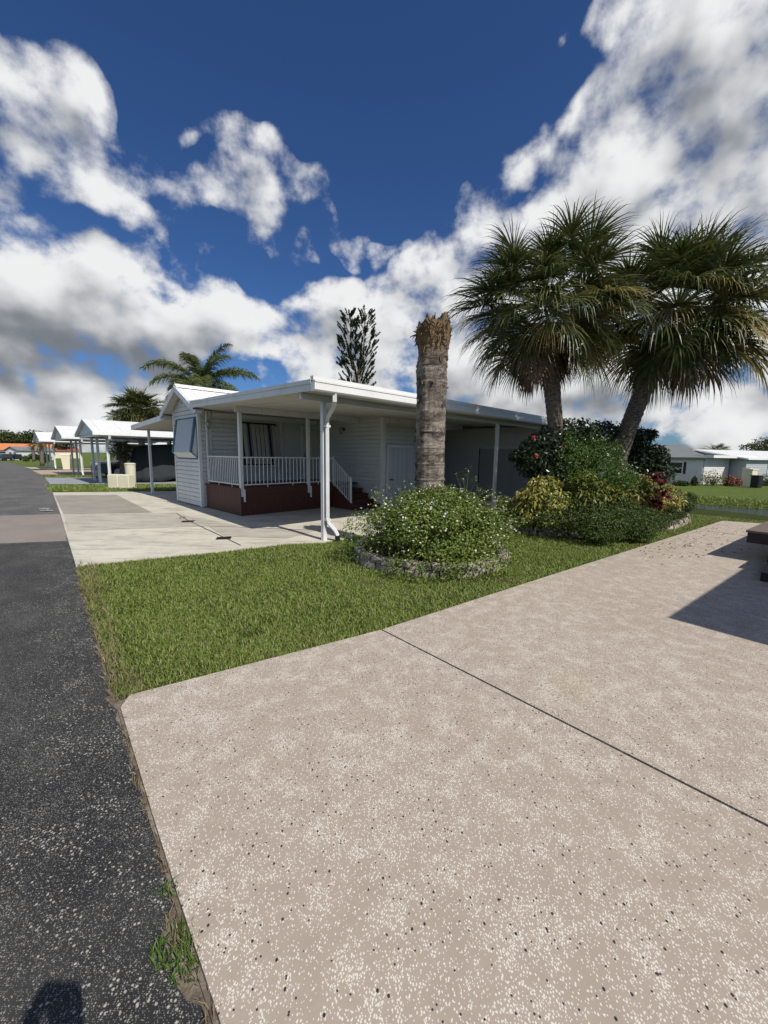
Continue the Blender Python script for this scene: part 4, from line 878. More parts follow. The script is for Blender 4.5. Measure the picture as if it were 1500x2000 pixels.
for i, z in enumerate(zs):
    r0 = np.interp(z, zz, kk); x0 = np.interp(z, zz, xx); f_ = max(0, (z-(zz[-1]-.75))/.75)
    r = r0*(1+ph+rng.normal(0, .008+.035*f_, nn)+.012*math.sin(z*62)+(.05 if 0 < (z*4.1) % 1 < .10 else 0)*rng.random())
    rings.append([(x0+r[k]*math.cos(a), sy+r[k]*math.sin(a), z+(topj[k]*f_ if i > len(zs)-14 else 0)) for k, a in enumerate(ang)])
rings.append([(xx[-1]+.62*kk[-1]*math.cos(a), sy+.62*kk[-1]*math.sin(a), zz[-1]-.06+rng.normal(0, .03)) for a in ang])
mb.loft(rings, cap=True); mesh('trunk', mb, stump_m, root)
mb = MB()
def husk(mb, P0, P1, w, curl):  # a torn leaf-base strip
    P0, P1 = np.array(P0, float), np.array(P1, float); d = P1-P0; s = unit(np.cross(d, [0, -1, .1])); pr = None
    for j in range(6):
        x = j/5; c = P0+d*x+np.array([0, 0, -curl*x*x]); ww = w*(1-x)**.7+.004; A, B = c-s*ww, c+s*ww+np.array([0, -.01, 0])
        if pr: mb.quads(np.array([[pr[0], pr[1], B, A]]))
        pr = (A, B)
tp = lambda x, y, dy=0: AT(x, y, sy)+np.array([0, dy, 0])
husk(mb, tp(820, 668, -.03), tp(817, 632), .035, 0); husk(mb, tp(824, 665, -.1), tp(826, 633, -.08), .022, 0)
husk(mb, tp(820, 660, -.05), tp(810, 674), .014, .02)
for i in range(240):            # fibres and shreds round the head
    a = rng.uniform(0, 2*np.pi); z = zz[-1]-abs(rng.normal(0, .17))+.02; r = np.interp(z, zz, kk)*rng.uniform(.9, 1.04); x0 = np.interp(z, zz, xx)
    P = np.array([x0+r*math.cos(a), sy+r*math.sin(a), z]); d = np.array([math.cos(a)*rng.uniform(0, .8), math.sin(a)*rng.uniform(0, .8), rng.uniform(-1, 1)])
    husk(mb, P, P+unit(d*np.array([.5, .5, 1]))*rng.uniform(.03, .10), rng.uniform(.003, .009), rng.uniform(0, .03))
for i in range(24):
    z = rng.uniform(1.8, 3.1); a = rng.uniform(0, 2*np.pi); r = np.interp(z, zz, kk); x0 = np.interp(z, zz, xx); P = np.array([x0+r*math.cos(a), sy+r*math.sin(a), z])
    husk(mb, P, P+np.array([math.cos(a)*.03, math.sin(a)*.03, rng.uniform(-.06, .04)]), .018, .01)
mesh('fibres', mb, fibre_m, root)
mb = MB(); mb.tube([tp(860, 660, -.08), tp(864, 640, -.08), tp(867, 624, -.08), tp(870, 613, -.08)], [.075, .07, .045, .012], 9)
for i in range(90):
    P = tp(867+rng.normal(0, 3), 622+rng.uniform(0, 28), -.05); husk(mb, P, P+np.array([rng.normal(0, .03), -.02, rng.uniform(.02, .09)]), .008, 0)
mesh('splinter', mb, fibre_m, root)

# ------------------------------------------------ stone rings
def stone_ring(mb, pts, h, course, w=.13):
    pts = np.array(pts); n = len(pts)
    for c in range(course):
        i = c*.5
        for k in range(n-1):
            a = pts[k]*(1-.0)+(pts[k+1]-pts[k])*(.5 if c % 2 else 0); b = pts[k+1]+((pts[min(k+2, n-1)]-pts[k+1])*.5 if c % 2 else 0)
            d = b-a; L = np.linalg.norm(d)
            if L < .02: continue
            d /= L; nr = np.array([-d[1], d[0]]); j = rng.normal(0, .010, (8, 3)); g = .006
            z0, z1 = c*h/course-.02*(c == 0), (c+1)*h/course-.004; o1 = nr*(w/2+rng.normal(0, .008)); o2 = -nr*(w/2+rng.normal(0, .012))
            P = [(*(a+d*g+o2), z0), (*(b-d*g+o2), z0), (*(b-d*g+o1), z0), (*(a+d*g+o1), z0)]
            Q = [(p[0], p[1], z1) for p in P]; V = (np.array(P+Q)+j); mb.hexa([tuple(v) for v in V])
            # a broken face: extra lumps
            m_ = (a+b)/2+o2*1.12; zz_ = (z0+z1)/2; r_ = (z1-z0)*.40
            mb.add([tuple(V[0]), tuple(V[1]), tuple(V[5]), tuple(V[4]), (*(m_+rng.normal(0, .01, 2)), zz_+rng.normal(0, .01))], [(0, 1, 4), (1, 2, 4), (2, 3, 4), (3, 0, 4)])
mb = MB(); a_ = np.linspace(0, 2*np.pi, 33); stone_ring(mb, [RING_C+RING_R*np.array([math.cos(-a), math.sin(-a)])*(1+.01*rng.normal()) for a in a_][::-1], .19, 2)
o = mesh('stone_ring', mb, stone_m, None, (*RING_C, 0)); tag(o, 'round edging of rough pale retaining blocks around the bare palm trunk', 'garden edging')
mb = MB(); a_ = np.linspace(0, 2*np.pi, 64)
def bedpt(a, k=1.): return BED_C+bd*BA*k*math.cos(a)+bn*BB*k*math.sin(a)
stone_ring(mb, [bedpt(a) for a in a_], .17, 2)
o = mesh('stone_edging', mb, stone_m, None, (*BED_C, 0)); tag(o, 'low edging of pale retaining blocks around the long shrub bed', 'garden edging')
mulch_m = mat('mulch', lambda t: ((t.mix(t.noise(30, t.pos, 6, .7), (.05, .03, .022), (.17, .11, .08))), (t.noise(50, t.pos, 5), .8, .03)), .95, .1)
sheet('flower_bed', [RING_C+(RING_R-.03)*np.array([math.cos(a), math.sin(a)]) for a in np.linspace(0, 2*np.pi, 30)[:-1]], .10, mulch_m)
sheet('shrub_bed', [bedpt(a, .98) for a in np.linspace(0, 2*np.pi, 50)[:-1]], .07, mulch_m)

# ------------------------------------------------ the flowering bush in the ring
bush_m = leafmat('bush_leaf', [(.07, .115, .02), (.13, .19, .032), (.21, .28, .05), (.32, .37, .09)], .35, .45)
root = thing('flowering_bush', 'dense rounded green bush covered in small white daisy flowers inside the stone ring', 'bush', (.80, 6.2, .1))
cb = np.array([.78, 6.08, .42]); rb = np.array([1.08, 1.05, .70])
ell = [(cb[0], cb[1], cb[2], *rb, 5.)]+blob_set(cb, rb*1.02, 46, (.18, .34), w=.55)
ell += [(-.32, 6.0, .35, .34, .32, .42, .6), (1.72, 5.85, .30, .32, .32, .34, .6), (.55, 5.12, .17, .55, .26, .22, .6), (1.78, 6.3, .45, .32, .35, .42, .4), (1.2, 5.25, .17, .5, .3, .22, .6)]
P, N_ = cloudpts(46000, ell, .70); k = P[:, 2] > .04; P, N_ = P[k], N_[k]
mb = MB(); leaves(mb, P, N_*.7+np.array([0, 0, .6]), .046, .026, .45, .15); mesh('foliage', mb, bush_m, root)
mb = MB(); tips = []
for i in range(80):
    d = unit(rng.normal(0, 1, 3)+np.array([0, -.3, .35])); p0 = cb+d*rb*.8; q = cb+d*rb*rng.uniform(1.0, 1.18)+np.array([0, 0, .08]); q[2] = max(q[2], .1)
    mb.tube([(cb[0], cb[1], .1), p0, (p0+q)/2+np.array([0, 0, .05]), q], [.006, .004, .003, .002], 3, cap=False); tips.append(q)
for x, y in ((905, 935), (930, 938), (890, 925), (950, 960), (915, 920)):
    q = AT(x, y, 6.3); p0 = AT(905, 985, 6.3); mb.tube([p0, (p0+q)/2+[.02, 0, .03], q], [.006, .004, .002], 3, cap=False); tips.append(q)
mesh('stems', mb, mat('green_stem', lambda t: (.10, .13, .045), .6), root)
tips = np.array(tips); mb = MB(); T3 = np.repeat(tips, 9, 0)+rng.normal(0, .035, (len(tips)*9, 3)); leaves(mb, T3, np.tile([0, 0, 1.], (len(T3), 1)), .04, .016, .8, .2); mesh('sprig_leaves', mb, bush_m, root)
white_m = leafmat('white_petal', [(.74, .74, .66), (.80, .78, .62), (.66, .70, .55)], .25, .6)
P, N_ = cloudpts(1900, ell, .99); k = (P[:, 2] > .25) & (N_[:, 2] > -.1); P = P[k]+N_[k]*.015; fl = np.concatenate([P, tips])
mb = MB()
for c in fl:
    nr = unit(np.array([0, -.35, 1.])+rng.normal(0, .5, 3)); s = unit(np.cross(nr, rng.normal(0, 1, 3))); t2 = np.cross(nr, s); r = rng.uniform(.012, .020)
    mb.add([tuple(c+nr*.003)]+[tuple(c+(s*math.cos(a)+t2*math.sin(a))*(r if j % 2 else r*.55)) for j, a in enumerate(np.linspace(0, 2*np.pi, 11)[:-1])], [(0, j+1, (j+1) % 10+1) for j in range(10)])
tag(mesh('flowers', mb, white_m, root), None, None, kind='stuff')
pm_ = leafmat('purple_petal', [(.22, .13, .50), (.35, .24, .65)], .2)
for c in ((AT(911, 971, 6.1)), AT(880, 966, 6.15)): mb = MB(); P = np.repeat(c[None], 14, 0)+rng.normal(0, .012, (14, 3)); leaves(mb, P, np.tile([0, -.5, 1.], (14, 1)), .03, .022, .5); mesh('purple_flower', mb, pm_, root)

# ------------------------------------------------ the mixed shrub bed under the palms
def shrub(name, label, cat, ell, n, L, W, m_, stems=12, base=None, zmin=.05, flow=None, rs=.6, shell=.5, group=None, droop=.2, up=.45):
    c = np.mean([e[:3] for e in ell], 0); b = base if base is not None else (c[0], c[1], .06)
    root = thing(name, label, cat, b, group)
    P, N_ = cloudpts(n, ell, shell); k = P[:, 2] > zmin; P, N_ = P[k], N_[k]
    mb = MB(); leaves(mb, P, N_*.7+np.array([0, 0, up]), L, W, rs, droop); mesh('foliage', mb, m_, root)
    mb = MB()
    for i in range(stems):
        e = ell[rng.integers(len(ell))]; q = np.array(e[:3])+rng.normal(0, .25, 3)*np.array(e[3:6]); m0 = (np.array(b)+q)/2+rng.normal(0, .12, 3)
        mb.tube([b, m0, q], [.028, .018, .006], 5, cap=False)
    mesh('stems', mb, wood_m, root)
    if flow: flow(root, ell)
    return root
def E(x, y, Y, rx, ry, rz, w=1.): p = AT(x, y, Y); k = Y/FPX*1.02; return (*p, rx*k, ry*k, rz*k, w)      # ellipsoid, radii in photo pixels
hib_m = leafmat('dark_glossy_leaf', [(.012, .024, .008), (.022, .042, .012), (.035, .062, .018)], .12, .3, .6)
fern_m = leafmat('ferny_leaf', [(.04, .085, .015), (.07, .14, .022), (.12, .20, .035)], .28, .5)
crot_m = leafmat('yellow_croton_leaf', [(.05, .085, .015), (.10, .13, .02), (.38, .34, .06), (.55, .50, .12), (.62, .55, .20), (.08, .10, .02)], .22, .38)
crotg_m = leafmat('green_croton_leaf', [(.035, .06, .012), (.07, .10, .018), (.30, .27, .05), (.05, .085, .016), (.10, .13, .02), (.20, .19, .04)], .22, .38)
ti_m = leafmat('red_cordyline_leaf', [(.07, .014, .016), (.14, .028, .026), (.045, .010, .012)], .25, .35)
low_m = leafmat('low_shrub_leaf', [(.035, .062, .012), (.065, .105, .02), (.11, .155, .03)], .25, .5)
def redfl(root, ell):
    rm_ = leafmat('red_petal', [(.45, .02, .03), (.30, .015, .03)], .2)
    for x, y, Y in ((1043, 854, 9.0), (1048, 890, 8.9), (1102, 868, 9.0)):
        mb = MB(); c = AT(x, y, Y-.15); nr = unit(np.array([-.2, -1., .3])); s = unit(np.cross(nr, [0, 0, 1.])); t2 = np.cross(nr, s); mb.add([tuple(c+nr*.02)]+[tuple(c+(s*math.cos(a)+t2*math.sin(a))*(.055 if j % 2 else .032)) for j, a in enumerate(np.linspace(0, 2*np.pi, 11)[:-1])], [(0, j+1, (j+1) % 10+1) for j in range(10)]); mesh('red_flower', mb, rm_, root)
shrub('hibiscus_shrub', 'tall dark glossy shrub with red flowers behind the upright palm trunk', 'shrub',
      [E(1060, 880, 9.2, 42, 40, 34, 1.2), E(1022, 890, 9.2, 22, 26, 12, .5), E(1045, 905, 9.2, 34, 34, 24), E(1090, 860, 9.3, 36, 34, 40, 1), E(1075, 925, 9.1, 40, 34, 30), E(1130, 850, 9.7, 40, 34, 30), E(1150, 870, 9.6, 40, 38, 34), E(1120, 900, 9.4, 50, 40, 40), E(1005, 893, 9.2, 8, 12, 8, .12)],
      11000, .095, .055, hib_m, 22, (*AT(1085, 990, 9.3)[:2], .06), flow=redfl, shell=.35)
shrub('hibiscus_shrub', 'dark leafy shrub with long reaching twigs behind the leaning palm trunk', 'shrub',
      [E(1240, 855, 10.9, 26, 26, 20, .8), E(1215, 870, 10.8, 34, 34, 26), E(1262, 850, 10.9, 16, 20, 10, .3), E(1272, 895, 10.4, 28, 30, 26, .8), E(1260, 900, 10.5, 40, 34, 30), E(1240, 925, 10.5, 50, 40, 30, 1.1), E(1288, 922, 10.5, 26, 26, 20, .6), E(1180, 845, 10.6, 30, 30, 22, .6), E(1272, 846, 10.9, 10, 10, 5, .12)],
      9500, .10, .055, hib_m, 20, (*AT(1230, 985, 10.6)[:2], .06), shell=.35)
def whitef(root, ell):
    P, N_ = cloudpts(60, ell, .97); mb = MB(); leaves(mb, np.repeat(P, 4, 0), np.tile([0, -.3, 1.], (240, 1)), .035, .03, .7); tag(mesh('white_flowers', mb, white_m, root), None, None, kind='stuff')
shrub('ferny_shrub', 'bright green finely leaved shrub filling the gap between the two palm trunks', 'shrub',
      [E(1115, 900, 8.9, 34, 34, 40, .8), E(1150, 890, 9.1, 46, 40, 36, 1), E(1180, 930, 8.9, 56, 46, 36, 1.2), E(1130, 945, 8.8, 46, 40, 34, 1), E(1215, 950, 9.1, 44, 40, 30, .9), E(1105, 862, 9.0, 14, 16, 24, .25), E(1200, 900, 9.6, 16, 18, 40, .4)],
      16000, .055, .026, fern_m, 16, (*AT(1150, 1000, 9.0)[:2], .06), flow=whitef, shell=.4)
shrub('croton_bush', 'yellow-leaved croton at the left end of the shrub bed, brightest of the crotons', 'shrub',
      [E(1050, 975, 8.5, 40, 36, 26, 1.2), E(1085, 985, 8.3, 40, 36, 26, 1), E(1030, 1000, 8.5, 26, 30, 24, .7), E(1065, 950, 8.7, 30, 30, 22, .7), E(1075, 1010, 8.2, 44, 36, 22, .5)],
      3600, .125, .045, crot_m, 14, group='crotons in the shrub bed', shell=.5, rs=.55, droop=.35, up=.7)
shrub('croton_bush', 'yellow and green croton in the middle of the shrub bed below the ferny shrub', 'shrub',
      [E(1140, 945, 8.4, 30, 30, 24, .7), E(1180, 965, 8.2, 34, 30, 26, 1), E(1150, 975, 8.1, 34, 30, 22, .8)],
      1700, .12, .042, crotg_m, 12, group='crotons in the shrub bed', rs=.55, droop=.35, up=.7)
shrub('croton_bush', 'yellow speckled croton at the far right end of the shrub bed by the red cordyline', 'shrub',
      [E(1245, 950, 9.4, 32, 30, 22, 1), E(1265, 975, 9.3, 40, 34, 24, 1), E(1305, 970, 9.7, 28, 28, 20, 1), E(1222, 965, 9.0, 28, 28, 22, .8)],
      3000, .12, .042, crot_m, 12, group='crotons in the shrub bed', rs=.55, droop=.35, up=.7)
root = thing('cordyline', 'dark red strap-leaved cordyline between the crotons at the right of the shrub bed', 'shrub', (*AT(1285, 1010, 8.75)[:2], .06))
mb = MB(); st = MB()
for x, y in ((1276, 935), (1290, 948), (1283, 962), (1294, 968), (1276, 982), (1287, 992)):
    c = AT(x, y, 8.75); st = MB(); st.tube([AT(1285, 1015, 8.75), (AT(1285, 1010, 8.75)+c)/2, c], .012, 5); mesh('stem', st, wood_m, root)
    for j in range(16):
        a = rng.uniform(0, 2*np.pi); d = unit(np.array([math.cos(a), math.sin(a), rng.uniform(.2, 1.6)])); s = unit(np.cross(d, [0, 0, 1.])); P = c.copy(); pr = None; L = rng.uniform(.25, .42)
        for k in range(5):
            w = .028*(1, 1.3, 1.2, .8, .1)[k]; A, B = P-s*w, P+s*w
            if pr: mb.quads(np.array([[pr[0], pr[1], B, A]]))
            pr = (A, B); d = unit(d-np.array([0, 0, .16+.1*k])); P = P+d*L/4
mesh('foliage', mb, ti_m, root)
shrub('low_shrub', 'low dark green groundcover bush spilling over the front of the shrub bed', 'shrub',
      [E(1100, 1015, 7.9, 56, 40, 20, 1), E(1165, 1025, 7.5, 56, 40, 26, 1.2), E(1215, 1020, 7.7, 46, 40, 26, 1.1), E(1255, 1010, 8.3, 34, 34, 22, .9), E(1150, 1000, 7.9, 60, 40, 24, 1), E(1205, 995, 8.2, 50, 40, 26, 1), E(1180, 1045, 7.25, 40, 24, 12, .4), E(1240, 1030, 7.7, 44, 34, 20, 1), E(1275, 1022, 8.2, 26, 26, 14, .5), E(1255, 1045, 7.6, 26, 20, 8, .3), E(1290, 1012, 9.0, 30, 30, 14, .8), E(1315, 1004, 9.8, 22, 24, 10, .5)],
      22000, .042, .024, low_m, 26, (*AT(1165, 1040, 7.8)[:2], .06), shell=.45)
shrub('low_shrub', 'small dark bush at the far end of the shrub bed beside the water', 'shrub',
      [E(1325, 985, 10.6, 26, 26, 18, 1), E(1345, 978, 11.2, 14, 16, 16, .5), E(1308, 995, 10.2, 20, 20, 14, .6)],
      5200, .05, .03, low_m, 12, (*AT(1325, 1003, 10.7)[:2], .0), shell=.45)
shrub('flowering_bush', 'small straggly white-flowered bush between the round bush and the shrub bed', 'bush',
      [E(1000, 1005, 8.7, 24, 22, 18, 1), E(985, 985, 9.0, 20, 20, 16, .6), E(1020, 1020, 8.3, 18, 20, 12, .6)], 3000, .045, .022, bush_m, 14, flow=whitef, shell=.2)

# ================================================ THE NEIGHBOUR'S STEPS AT THE RIGHT (and its home, out of frame, that shades the drive)
oldwood_m = mat('weathered_wood', lambda t: ((t.mix(t.noise(5, t.mapping(t.pos, rot=(0, 0, R(-52)), sc=(14, 1, 1)), 6, .7), (.10, .078, .065), (.23, .19, .165))), (t.noise(30, t.mapping(t.pos, sc=(1, 1, 1)), 4), .4, .01)), .85, .2)
darkwood_m = mat('dark_painted_wood', lambda t: t.mix(t.noise(7, t.pos, 5), (.018, .012, .012), (.045, .032, .03)), .7)
NB = Fr(G(1457, 1035, .50)[:2], 52.0)      # u along the drive, v negative = away to the right
steps = thing('entry_steps', 'low weathered wooden entry landing with dark steps at the right photo edge', 'steps', NB.P(1, -1, 0))
mb = MB()
for i in range(7): mb.bbox(NB, .0, 3.2, -.145*(i+1)+.006, -.145*i, .465, .50, .004)
mesh('landing_boards', mb, oldwood_m, steps)
mb = MB(); mb.bbox(NB, .02, .06, -1.05, -.02, .30, .463, .004); mb.box(NB, .06, 3.18, -.06, -.02, .30, .463); mesh('rim_board', mb, darkwood_m, steps)
for u, v in ((.12, -.28), (.12, -.98), (3.0, -.1)):
    mb = MB(); mb.bbox(NB, u, u+.09, v-.09, v, .012, .30, .004); mesh('leg', mb, darkwood_m, steps)
for i, (u0, u1_, vz, z) in enumerate(((-.66, -.01, -.38, .33), (-1.32, -.60, -.41, .17))):
    mb = MB(); mb.bbox(NB, u0, u1_, -1.05, vz, z-.035, z, .003); mesh('step_tread', mb, oldwood_m, steps)
    mb = MB(); mb.box(NB, u0+.03, u1_-.02, vz-.06, vz-.02, .012, z-.036); mb.box(NB, u0+.02, u0+.05, -1.03, vz-.06, .012, z-.036); mesh('step_side', mb, darkwood_m, steps)
home2 = thing('mobile_home', 'white lap-sided home beyond the right photo edge whose roof shades the drive', 'mobile home', (7, 1.5, 0))
K = np.array([4.58, 2.06]); NK = Fr(K, 52.0)       # roof corner
mb = MB(); mb.box(NK, 0, 14, -5, 0, 2.52, 2.66); mesh('roof', mb, roof_m, home2)
mb = MB(); siding(mb, NK.P(.35, -4.7), NK.P(.35, -.75), -NK.u, .02, 2.52); siding(mb, NK.P(13.6, -.75), NK.P(.35, -.75), NK.v, .02, 2.52); mb.box(NK, .38, 13.6, -4.7, -.78, .02, 2.52); mesh('wall', mb, siding_m, home2)

# fallen leaves at the far end of the drive and on the slab
mb = MB(); P = []
for i in range(260):
    x, y = (rng.normal(1330, 55), rng.normal(1052, 16)) if i % 3 else (rng.uniform(1250, 1450), rng.uniform(1022, 1090)); q = np.array(G(x, y, .02))
    if np.dot(q[:2]-np.array([2.28, 5.34]), np.array([-.616, .788])) < -.12 and (q[:2]-Pf)@np.array([.788, .616]) < -.05: P.append(q)
for i in range(14): P.append(np.array(G(rng.normal(357, 5), rng.normal(1010, 1.5), .02)))
P = np.array(P); leaves(mb, P, np.tile([0, 0, 1.], (len(P), 1)), .055, .025, .35)
tag(mesh('fallen_leaves', mb, leafmat('dry_leaf', [(.07, .05, .03), (.14, .09, .05), (.05, .04, .02)], .1), None, (0, 0, 0)), None, None, kind='stuff')

# ================================================ LEFT: the neighbours along the road
def gable_carport(name, label, u0, u1, va, vb, zr, ze, posts, skin=roof_m, group='white carports along the road', fr=H, zb=0.):
    """open gable roof: eaves at va (near) and vb, ridge between; posts: (u, v)"""
    root = thing(name, label, 'carport', fr.P((u0+u1)/2, (va+vb)/2, zb), group); vr = (va+vb)/2; mb = MB()
    for v_ in (va, vb):
        mb.hexa([fr.P(u0, v_, ze), fr.P(u1, v_, ze), fr.P(u1, vr, zr), fr.P(u0, vr, zr), fr.P(u0, v_, ze+.05), fr.P(u1, v_, ze+.05), fr.P(u1, vr, zr+.05), fr.P(u0, vr, zr+.05)])
        k = u0+.3
        while k < u1: mb.hexa([fr.P(k, v_, ze+.05), fr.P(k+.03, v_, ze+.05), fr.P(k+.03, vr, zr+.05), fr.P(k, vr, zr+.05), fr.P(k+.005, v_, ze+.075), fr.P(k+.025, v_, ze+.075), fr.P(k+.025, vr, zr+.075), fr.P(k+.005, vr, zr+.075)]); k += .9
    mesh('roof', mb, skin, root)
    mb = MB(); mb.add([fr.P(u0+.15, va+.1, ze), fr.P(u0+.15, vb-.1, ze), fr.P(u0+.15, vr, zr), fr.P(u0+.2, va+.1, ze), fr.P(u0+.2, vb-.1, ze), fr.P(u0+.2, vr, zr)], [(0, 1, 2), (5, 4, 3), (0, 3, 4, 1), (1, 4, 5, 2), (2, 5, 3, 0)]); mesh('gable_end', mb, fascia_m, root)
    mb = MB(); mb.box(fr, u0-.02, u1, va-.09, va-.01, ze-.09, ze+.04); mb.box(fr, u0-.02, u1, vb+.01, vb+.09, ze-.09, ze+.04); mesh('gutter', mb, roof_m, root)
    for (u, v) in posts: mb = MB(); mb.box(fr, u-.055, u+.055, v-.055, v+.055, zb, ze-.02 if abs(v-vr) > 1 else ze+.0); mesh('post', mb, post_m, root)
    mb = MB(); mb.box(fr, u0+.2, u1-.2, va+.05, va+.13, ze-.16, ze-.0); mb.box(fr, u0+.2, u1-.2, vb-.13, vb-.05, ze-.16, ze-.0); mb.box(fr, u0+.2, u0+.28, va+.13, vb-.13, ze-.14, ze-.0); mesh('roof_beam', mb, post_m, root)
    mb = MB(); u, v = posts[0]; mb.tube([fr.P(u-.02, va-.05, ze-.06), fr.P(u-.02, va-.03, ze-.22), fr.P(u-.02, v-.09, ze-.5), fr.P(u-.02, v-.09, zb+.3), fr.P(u+.0, v-.28, zb+.05)], .05, sq=.8); mesh('downspout', mb, post_m, root)
    return root
gable_carport('carport', 'nearest white gable carport beyond the lawn strip, over the bluish drive', -.65, 9.5, 16.3, 21.1, 3.10, 2.42, ((0, 18.2 - 1.2), (-.1, 18.67), (.05, 20.9), (4, 17.0), (8.5, 17), (4, 20.9)))
gable_carport('carport', 'second white gable carport along the road, over the pink drive', -.7, 6.0, 25.3, 30.3, 3.15, 2.42, ((.3, 26.2), (.4, 28.4), (.36, 30.1), (5.5, 26.2), (5.5, 30.1)))
gable_carport('carport', 'third white gable carport along the road, farthest and smallest', -.7, 6.0, 38.0, 43.3, 3.15, 2.42, ((.3, 39.0), (.23, 41.2), (.16, 42.9), (5, 39.0), (5, 42.9)))
gable_carport('carport', 'low cream-walled carport porch seen between the posts of the second carport', 3.5, 9, 31.5, 35, 2.9, 2.3, ((3.9, 32), (3.9, 34.6), (7, 32)))
# the dark car cover hanging under the first carport
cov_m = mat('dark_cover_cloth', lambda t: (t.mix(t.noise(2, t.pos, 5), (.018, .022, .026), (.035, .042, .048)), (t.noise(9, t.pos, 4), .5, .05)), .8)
o_ = (3.6, 18.6)
def cover(u, v, L, Wd_, Hh, label, seed):
    mb = MB(); rg = np.random.default_rng(seed); n = 64; rings = []
    for j, (k, z) in enumerate(((1.03, .03), (1.02, .35), (.99, .75), (.97, 1.1), (.90, Hh-.15), (.80, Hh-.03), (.4, Hh+.02))):
        r = []
        for i in range(n):
            a = 2*math.pi*i/n; s = (abs(math.cos(a))**4+abs(math.sin(a))**4)**-.25
            w = 1+.05*math.sin(i*1.9+seed)*(1-j/8)+.03*math.sin(i*.9+j*.4)+.02*rg.normal()*(j < 4); sag = .14*math.sin(i*.7+seed)*(j == 0)+.05*math.sin(i*1.3)
            r.append(H.P(u+L/2*k*w*s*math.cos(a), v+Wd_/2*k*w*s*math.sin(a), max(.02, z+sag*(j < 3)+(.10*math.cos(a) if j > 3 else 0))))
        rings.append(r)
    mb.loft(rings, cap=True); o = mesh('vehicle_cover', mb, cov_m, None, H.P(u, v, 0), smooth=True); tag(o, label, 'vehicle cover', 'covered vehicles under the carport'); return o
cover(3.9, 18.4, 5.2, 1.7, 2.05, 'tall vehicle under a dark draped cover, the one nearest the lawn strip', 1)
cover(4.6, 20.0, 5.2, 1.2, 1.85, 'vehicle under a dark draped cover, farther back beneath the first carport', 5)
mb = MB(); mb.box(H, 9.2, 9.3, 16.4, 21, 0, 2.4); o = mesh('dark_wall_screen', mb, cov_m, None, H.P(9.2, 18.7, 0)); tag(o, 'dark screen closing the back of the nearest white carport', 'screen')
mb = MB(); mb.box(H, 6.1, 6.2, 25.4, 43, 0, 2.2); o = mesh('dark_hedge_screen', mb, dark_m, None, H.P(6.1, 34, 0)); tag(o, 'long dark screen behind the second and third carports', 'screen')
# cream utility boxes and bins
def bev_box(name, label, cat, c, az, L, Wd_, Hh, m_=cream_m, group=None, split=False):
    fr = Fr(c[:2], az); root = thing(name, label, cat, (c[0], c[1], 0), group)
    n = 2 if split else 1
    for i in range(n):
        mb = MB(); mb.bbox(fr, -L/2+i*L/n+.004, -L/2+(i+1)*L/n-.004, -Wd_/2, Wd_/2, .03, Hh, .03); mesh('cabinet', mb, m_, root)
    mb = MB(); mb.box(fr, -L/2-.04, L/2+.04, -Wd_/2-.04, Wd_/2+.04, 0, .035); mesh('base', mb, slab_m, root)
    return root
c = np.array(G(238, 953)); bev_box('utility_cabinet', 'cream double utility cabinet on the grass strip', 'utility box', c, 95, 1.0, .42, .60, split=True)
c = np.array(G(249, 948)); root = thing('round_bin', 'round cream bin standing just behind the utility cabinet', 'bin', (c[0], c[1], 0)); mb = MB(); mb.tube([(c[0], c[1]+.3, 0), (c[0], c[1]+.3, 1.0)], [.20, .235], 18); mesh('body', mb, cream_m, root); mb = MB(); mb.tube([(c[0], c[1]+.3, .99), (c[0], c[1]+.3, 1.03), (c[0], c[1]+.3, 1.06)], [.25, .25, .16], 18); mesh('lid', mb, cream_m, root)
c = np.array(G(131, 918)); root = thing('wheeled_bin', 'tall cream wheeled bin beside the posts of the second carport', 'bin', (c[0], c[1], 0)); f = Fr(c[:2], 60); mb = MB()
mb.hexa([f.P(-.22, -.2, .05), f.P(.22, -.2, .05), f.P(.22, .2, .05), f.P(-.22, .2, .05), f.P(-.32, -.3, 1.25), f.P(.32, -.3, 1.25), f.P(.32, .3, 1.25), f.P(-.32, .3, 1.25)]); mesh('body', mb, cream_m, root)
mb = MB(); mb.hexa([f.P(-.34, -.32, 1.25), f.P(.34, -.32, 1.25), f.P(.34, .32, 1.25), f.P(-.34, .32, 1.25), f.P(-.3, -.26, 1.33), f.P(.3, -.26, 1.33), f.P(.3, .26, 1.33), f.P(-.3, .26, 1.33)]); mesh('lid', mb, cream_m, root)
